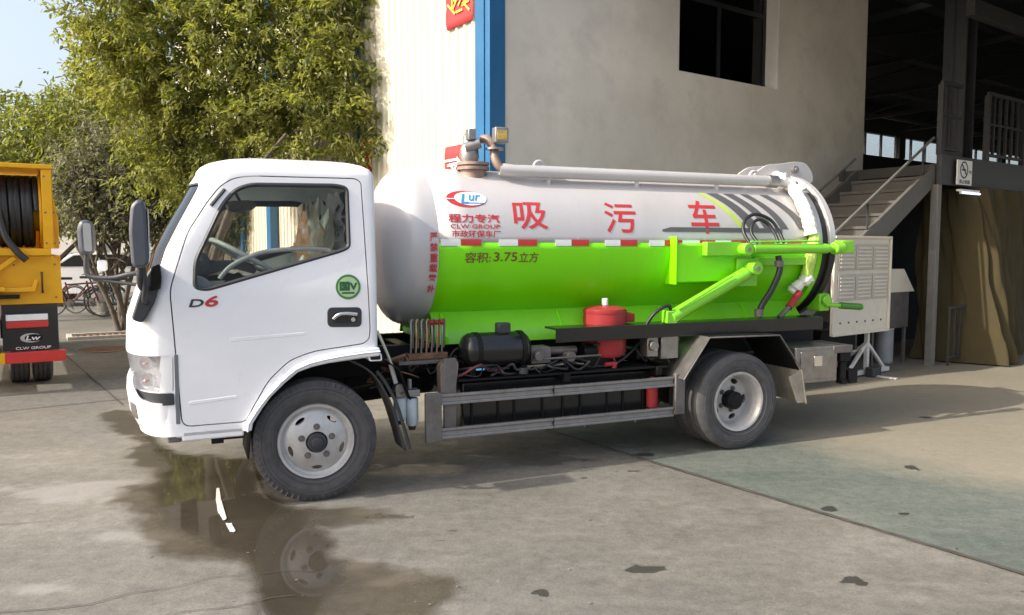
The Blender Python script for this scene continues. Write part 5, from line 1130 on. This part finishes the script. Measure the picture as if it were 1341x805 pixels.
def tree(label, loc, trunk, ells, mat, ntw, per, ll, lw, seed, group='trees beside the workshop', droop=.5, stems=1):
    t = thing('tree', label, 'tree', loc, 0, group); r = random.Random(seed)
    mb = MB(); h, r0 = trunk
    for q in range(stems):
        bx, by = (0, 0) if stems == 1 else (r.uniform(-.12, .12), r.uniform(-.12, .12)); lx, ly = (r.uniform(-.1, .1), r.uniform(-.1, .1)) if stems == 1 else (r.uniform(-.7, .7), r.uniform(-.5, .5))
        pts = spline([(bx, by, -.05), (bx + lx * .3, by + ly * .3, h * .4), (bx + lx, by + ly, h), ], 5); rs = [r0 * (1.25 if k == 0 else 1) * (1 - .4 * k / len(pts)) for k in range(len(pts))]
        mb.tube(pts, rs, 10)
        top = pts[-1]
        for k in range(9 if stems == 1 else 4):
            e = r.choice(ells); d = Vector((r.gauss(0, 1), r.gauss(0, 1), r.gauss(.3, .8))).normalized(); tgt = Vector(e[:3]) + Vector((d.x * e[3], d.y * e[4], d.z * e[5])) * .75
            st_ = pts[r.randint(len(pts) // 2, len(pts) - 1)]; mid = st_.lerp(tgt, .5) + Vector((r.uniform(-.2, .2), r.uniform(-.2, .2), .15))
            br = spline([st_, mid, tgt], 5); mb.tube(br, [r0 * .5 * (1 - .85 * i / len(br)) + .004 for i in range(len(br))], 7)
            for z in range(3):
                s2 = br[r.randint(3, len(br) - 2)]; e2 = s2 + Vector((r.uniform(-.7, .7), r.uniform(-.7, .7), r.uniform(-.1, .7))); mb.tube([s2, s2.lerp(e2, .5) + Vector((0, 0, .05)), e2], [.016, .011, .004], 5)
    mb.build('trunk', M_bark, t, smooth=60)
    cr = fin('crown', crown_mesh(ells, ntw, per, ll, lw, seed, droop), mat, t, smooth=0)
    return t
tree('broad bright green tree overhanging the white cab, reaching the cream wall', (-4.35, 11.2, 0), (2.6, .13),
     [(.1, 0, 4.2, 1.7, 1.4, 1.5), (-.75, -.3, 4.9, 1.0, 1.1, 1.2), (1.1, -.5, 4.6, 1.15, .9, 1.6), (1.55, -.9, 3.3, .75, .6, .75), (2.3, -1.0, 3.2, .5, .45, .55), (2.05, -.9, 4.0, .6, .5, .7), (2.0, -.8, 5.0, .55, .5, .6), (-.45, -.2, 3.7, .8, .8, .55), (.4, .2, 3.25, 1.2, .9, .7), (.1, 0, 5.8, 1.4, 1.2, 1.1), (-.65, -.2, 2.75, .5, .5, .55), (-1.25, .1, 4.3, .65, .7, .75)], LM_a, 2100, 32, .086, .036, 11, droop=.4)
tree('olive green tree rising behind the yellow truck', (-10.4, 17.2, 0), (2.2, .12),
     [(.3, 0, 3.6, 1.7, 1.6, 1.35), (2.0, -.5, 4.1, 1.4, 1.3, 1.4), (-1.6, .4, 3.0, 1.4, 1.2, 1.0), (.6, 0, 2.8, 1.8, 1.3, .8)], LM_b, 1700, 18, .15, .055, 12, droop=.6)
tree('rounded grey green small tree with several thin stems', (-7.6, 15.3, 0), (1.7, .055),
     [(-.05, 0, 2.95, 1.15, 1.0, 1.15), (-.5, 0, 2.5, .85, .8, .75), (.5, 0, 2.45, .9, .8, .75)], LM_c, 1500, 18, .105, .042, 13, droop=.3, stems=4)
tree('small dark tree standing behind the white cab near the board fence', (-5.6, 15.0, 0), (1.6, .06),
     [(0, 0, 2.75, .95, .8, .9), (.4, .1, 2.2, .6, .6, .5)], LM_b, 800, 18, .12, .045, 15, droop=.5)
tree('tall olive tree at the far side of the yard beyond the bicycles', (-9.0, 21.5, 0), (2.6, .14),
     [(0, 0, 4.2, 2.2, 1.6, 1.6), (2.2, 0, 4.6, 1.8, 1.5, 1.8), (-2.4, 0, 3.4, 1.8, 1.5, 1.3), (1.0, 0, 3.2, 2.0, 1.3, 1.0)], LM_b, 1500, 16, .19, .07, 14)

# ------------------------------------------------------------------ small things at the far left
M_conc = pm('pale_concrete', (.42, .40, .37), .85, var=.12, scale=5, bump=.1)
bo = thing('concrete_bollard', 'squat pale concrete bollard standing among the parked bicycles', 'bollard', (-9.75, 18.7, 0), .3)
MB().lathe([(0, .17), (.05, .17), (.08, .14), (.70, .12), (.78, .10), (.80, 0)], (0, 0, 0), (0, 0, 1), 20, caps=False).build('bollard_body', M_conc, bo); MB().lathe([(0, .125), (.06, .123), (.06, .128), (0, .13)], (0, 0, .55), (0, 0, 1), 20, loop=True).build('painted_band', M_alud, bo)
mh = thing('manhole_cover', 'round rusty manhole cover set in the concrete yard', 'manhole cover', (-6.45, 12.35, .0), .2)
MB().lathe([(0, .0), (.006, .0), (.012, .33), (.010, .345), (0, .35)], (0, 0, 0), (0, 0, 1), 36, caps=False).build('cover_plate', M_rust, mh)
MB().lathe([(.0, .36), (.014, .36), (.014, .41), (0, .41)], (0, 0, 0), (0, 0, 1), 36, loop=True).build('cover_rim', M_alud, mh)
for k in range(6): MB().box(-.25 + k * .09, -.21 + k * .09, -.2, .2, .012, .016).build('tread_bar', M_rust, mh, smooth=0)
ds = thing('drain_grating', 'rectangular drain kerb with iron grating near the small tree', 'drain', (-7.45, 14.2, 0), .55)
MB().box(-.55, .55, -.35, -.27, 0, .05).box(-.55, .55, .27, .35, 0, .05).box(-.55, -.47, -.27, .27, 0, .05).box(.47, .55, -.27, .27, 0, .05).build('drain_kerb', M_conc, ds, smooth=0)
for k in range(9): B('grate_bar', M_rust, ds, -.44 + k * .105, -.40 + k * .105, -.265, .265, .005, .03, .003)
def bicycle(label, loc, rz, col):
    b = thing('bicycle', label, 'bicycle', loc, rz, 'bicycles parked by the small tree')
    for x in (-.52, .52):
        w = MB().tube([(x + .32 * math.cos(t), 0, .34 + .32 * math.sin(t)) for t in [2 * math.pi * k / 32 for k in range(32)]], .020, 7, closed=True).build('wheel', M_rub, b, smooth=60)
        mb = MB().cyl((x, -.04, .34), (x, .04, .34), .025, n=10)
        for k in range(14): a = 2 * math.pi * k / 14; mb.tube([(x, .015 * (-1) ** k, .34), (x + .31 * math.cos(a), 0, .34 + .31 * math.sin(a))], .0025, 4)
        mb.build('spokes', M_alu, w)
    f = MB()
    for p, q in (((-.52, .34), (-.10, .30)), ((-.10, .30), (-.20, .80)), ((-.52, .34), (-.18, .72)), ((-.10, .30), (.36, .70)), ((-.18, .74), (.34, .78)), ((.52, .34), (.33, .92))): f.tube([(p[0], 0, p[1]), (q[0], 0, q[1])], .020, 8)
    f.build('frame', col, b, smooth=60)
    MB().tube(spline([(.28, -.28, .98), (.33, -.18, 1.0), (.36, 0, .96), (.33, .18, 1.0), (.28, .28, .98)], 4), .014, 8).build('handlebar', M_chrome, b, smooth=60)
    MB().prism(fillet([(-.34, -.08), (-.34, .08), (-.20, .05), (-.04, .015), (-.04, -.015), (-.20, -.05)], .03, 3), 'z', .86, .92).build('saddle', M_plast, b, bevel=.015)
    for x in (-.52, .52): MB().tube([(x + .36 * math.cos(t), 0, .34 + .36 * math.sin(t)) for t in [math.pi * (.15 + .75 * k / 10) for k in range(11)]], .014, 6).build('mudguard', M_plast, b, smooth=60)
    MB().cyl((-.10, -.03, .30), (-.10, .03, .30), .09, n=18).tube([(-.10, -.05, .30), (-.02, -.05, .16)], .012, 6).build('chainwheel', M_alud, b)
    bk = MB()
    for z in (.62, .72, .82): bk.tube([(.44, -.15, z), (.70, -.15, z), (.70, .15, z), (.44, .15, z)], .006, 4, closed=True)
    for x, y in ((.44, -.15), (.57, -.15), (.70, -.15), (.70, 0), (.70, .15), (.57, .15), (.44, .15)): bk.tube([(x, y, .62), (x, y, .84)], .006, 4)
    bk.build('basket', M_alud, b)
    return b
bicycle('dark red framed bicycle leaning beside the yellow truck', (-10.3, 18.5, 0), R(8), pm('dark_red_frame', (.22, .03, .035), .4))
bicycle('black framed bicycle parked behind the dark red one', (-10.2, 19.2, 0), R(-6), M_blackg)
bicycle('silver framed bicycle parked against the pale bollard', (-9.05, 18.5, 0), R(28), M_alu)
# white parked car
CR = thing('parked_car', 'white parked car half hidden behind the bicycles', 'car', (-11.6, 22.5, 0), R(14))
side = fillet([(-2.1, .35), (-2.15, .75), (-2.0, .98), (-1.25, 1.06), (-.65, 1.46), (.75, 1.48), (1.45, 1.08), (2.1, .98), (2.2, .7), (2.15, .35)], .12, 5)
car_body = MB().rings([[(u * (1 - .02 * abs(k)), y, w if w < 1 else w) for u, w in side] for k, y in ((1, -.84), (0, -.80), (0, .80), (1, .84))]).mesh()
for x in (-1.3, 1.35): car_body = boolean(car_body, MB().cyl((x, -1, .33), (x, -.6, .33), .38, n=28).cyl((x, .6, .33), (x, 1, .33), .38, n=28).mesh())
fin('car_body', car_body, M_white, CR, bevel=.05)
for y in (-.845, .845):
    for P_ in ([(-1.05, 1.10), (-.60, 1.40), (-.02, 1.42), (-.02, 1.10)], [(.06, 1.10), (.06, 1.42), (.68, 1.42), (1.18, 1.10)]): MB().prism(fillet(P_, .03, 3), 'y', y - .006, y + .006).build('side_window', M_dkgl if 0 else M_blackg, CR, smooth=0)
    for x in (-2.05, 2.12): MB().box(x - .1, x + .04, y * .78 - .16, y * .78 + .16, .70, .86).build('lamp', M_whr if x < 0 else M_redr, CR, bevel=.02)
MB().prism([(-1.22, 1.08), (-.70, 1.45), (-.68, 1.47), (-1.25, 1.085)], 'y', -.70, .70).build('windscreen', M_blackg, CR, smooth=0)
for x in (-1.3, 1.35):
    for y, f in ((-.83, 0), (.83, math.pi)):
        w = MB().lathe([(0, .2), (-.01, .3), (.02, .32), (.16, .32), (.18, .3), (.18, .2)], (0, 0, 0), (0, 1, 0), 28, loop=True).build('wheel', M_rub, CR); w.location = (x, y, .32); w.rotation_euler = (0, 0, f)
        MB().lathe([(.02, .2), (.0, .18), (.02, .06), (.0, .05), (0, 0)], (0, 0, 0), (0, 1, 0), 20, caps=False).build('rim', M_rim, w)
# board fence and far wall
M_board = pm('pale_board_paint', (.52, .47, .40), .8, var=.1, scale=5, dirt=.3, dirtcol=(.3, .26, .22), streak=True)
bfe = thing('board_fence', 'pale fence of pointed vertical boards standing behind the small dark tree', 'fence', (-7.2, 17.0, 0), R(10))
for k in range(14):
    h = 1.72 + random.uniform(-.03, .03); x = k * .16
    MB().prism([(x, .04), (x + .145, .04), (x + .145, h), (x + .0725, h + .06), (x, h)], 'y', 0, .025).build('board', M_board, bfe, smooth=0)
for z in (.4, 1.4): B('fence_rail', M_board, bfe, -.02, 2.26, .027, .07, z, z + .08, .003)
for x in (0, 1.1, 2.2): B('fence_post', M_board, bfe, x, x + .08, .072, .15, 0, 1.7, .004)
fw = thing('boundary_wall', 'long low grey boundary wall behind the parked car', 'wall', (-40, 30, 0), R(-3))
B('wall_body', M_conc, fw, 0, 48, 0, .25, 0, 2.1, .01); B('wall_coping', M_conc, fw, -.05, 48.05, -.06, .31, 2.101, 2.2, .01)
for k in range(16): B('wall_pier', M_conc, fw, k * 3.1, k * 3.1 + .4, -.12, -.001, 0, 2.1, .01)
fb = thing('distant_house', 'distant pale flat roofed house beyond the boundary wall', 'building', (-34, 44, 0), R(12))
wl2 = MB().box(0, 16, 0, 9, 0, 6.2).mesh()
wn_ = [(1.0 + i * 2.5, z) for i in range(6) for z in (1.2, 4.0)]
mcut = MB()
for x, z in wn_: mcut.box(x, x + 1.3, -.5, .25, z, z + 1.4)
fin('wall', boolean(wl2, mcut.mesh()), pm('pale_house_plaster', (.55, .53, .5), .9, var=.08), fb, smooth=0)
for x, z in wn_:
    w = B('window', M_frame, fb, x + .02, x + 1.28, .15, .2, z + .02, z + 1.38, 0); B('pane', M_dkgl, w, x + .08, x + .62, .135, .149, z + .08, z + 1.32, 0); B('pane', M_dkgl, w, x + .68, x + 1.22, .135, .149, z + .08, z + 1.32, 0)
B('roof', M_conc, fb, -.3, 16.3, -.3, 9.3, 6.201, 6.4, .01)
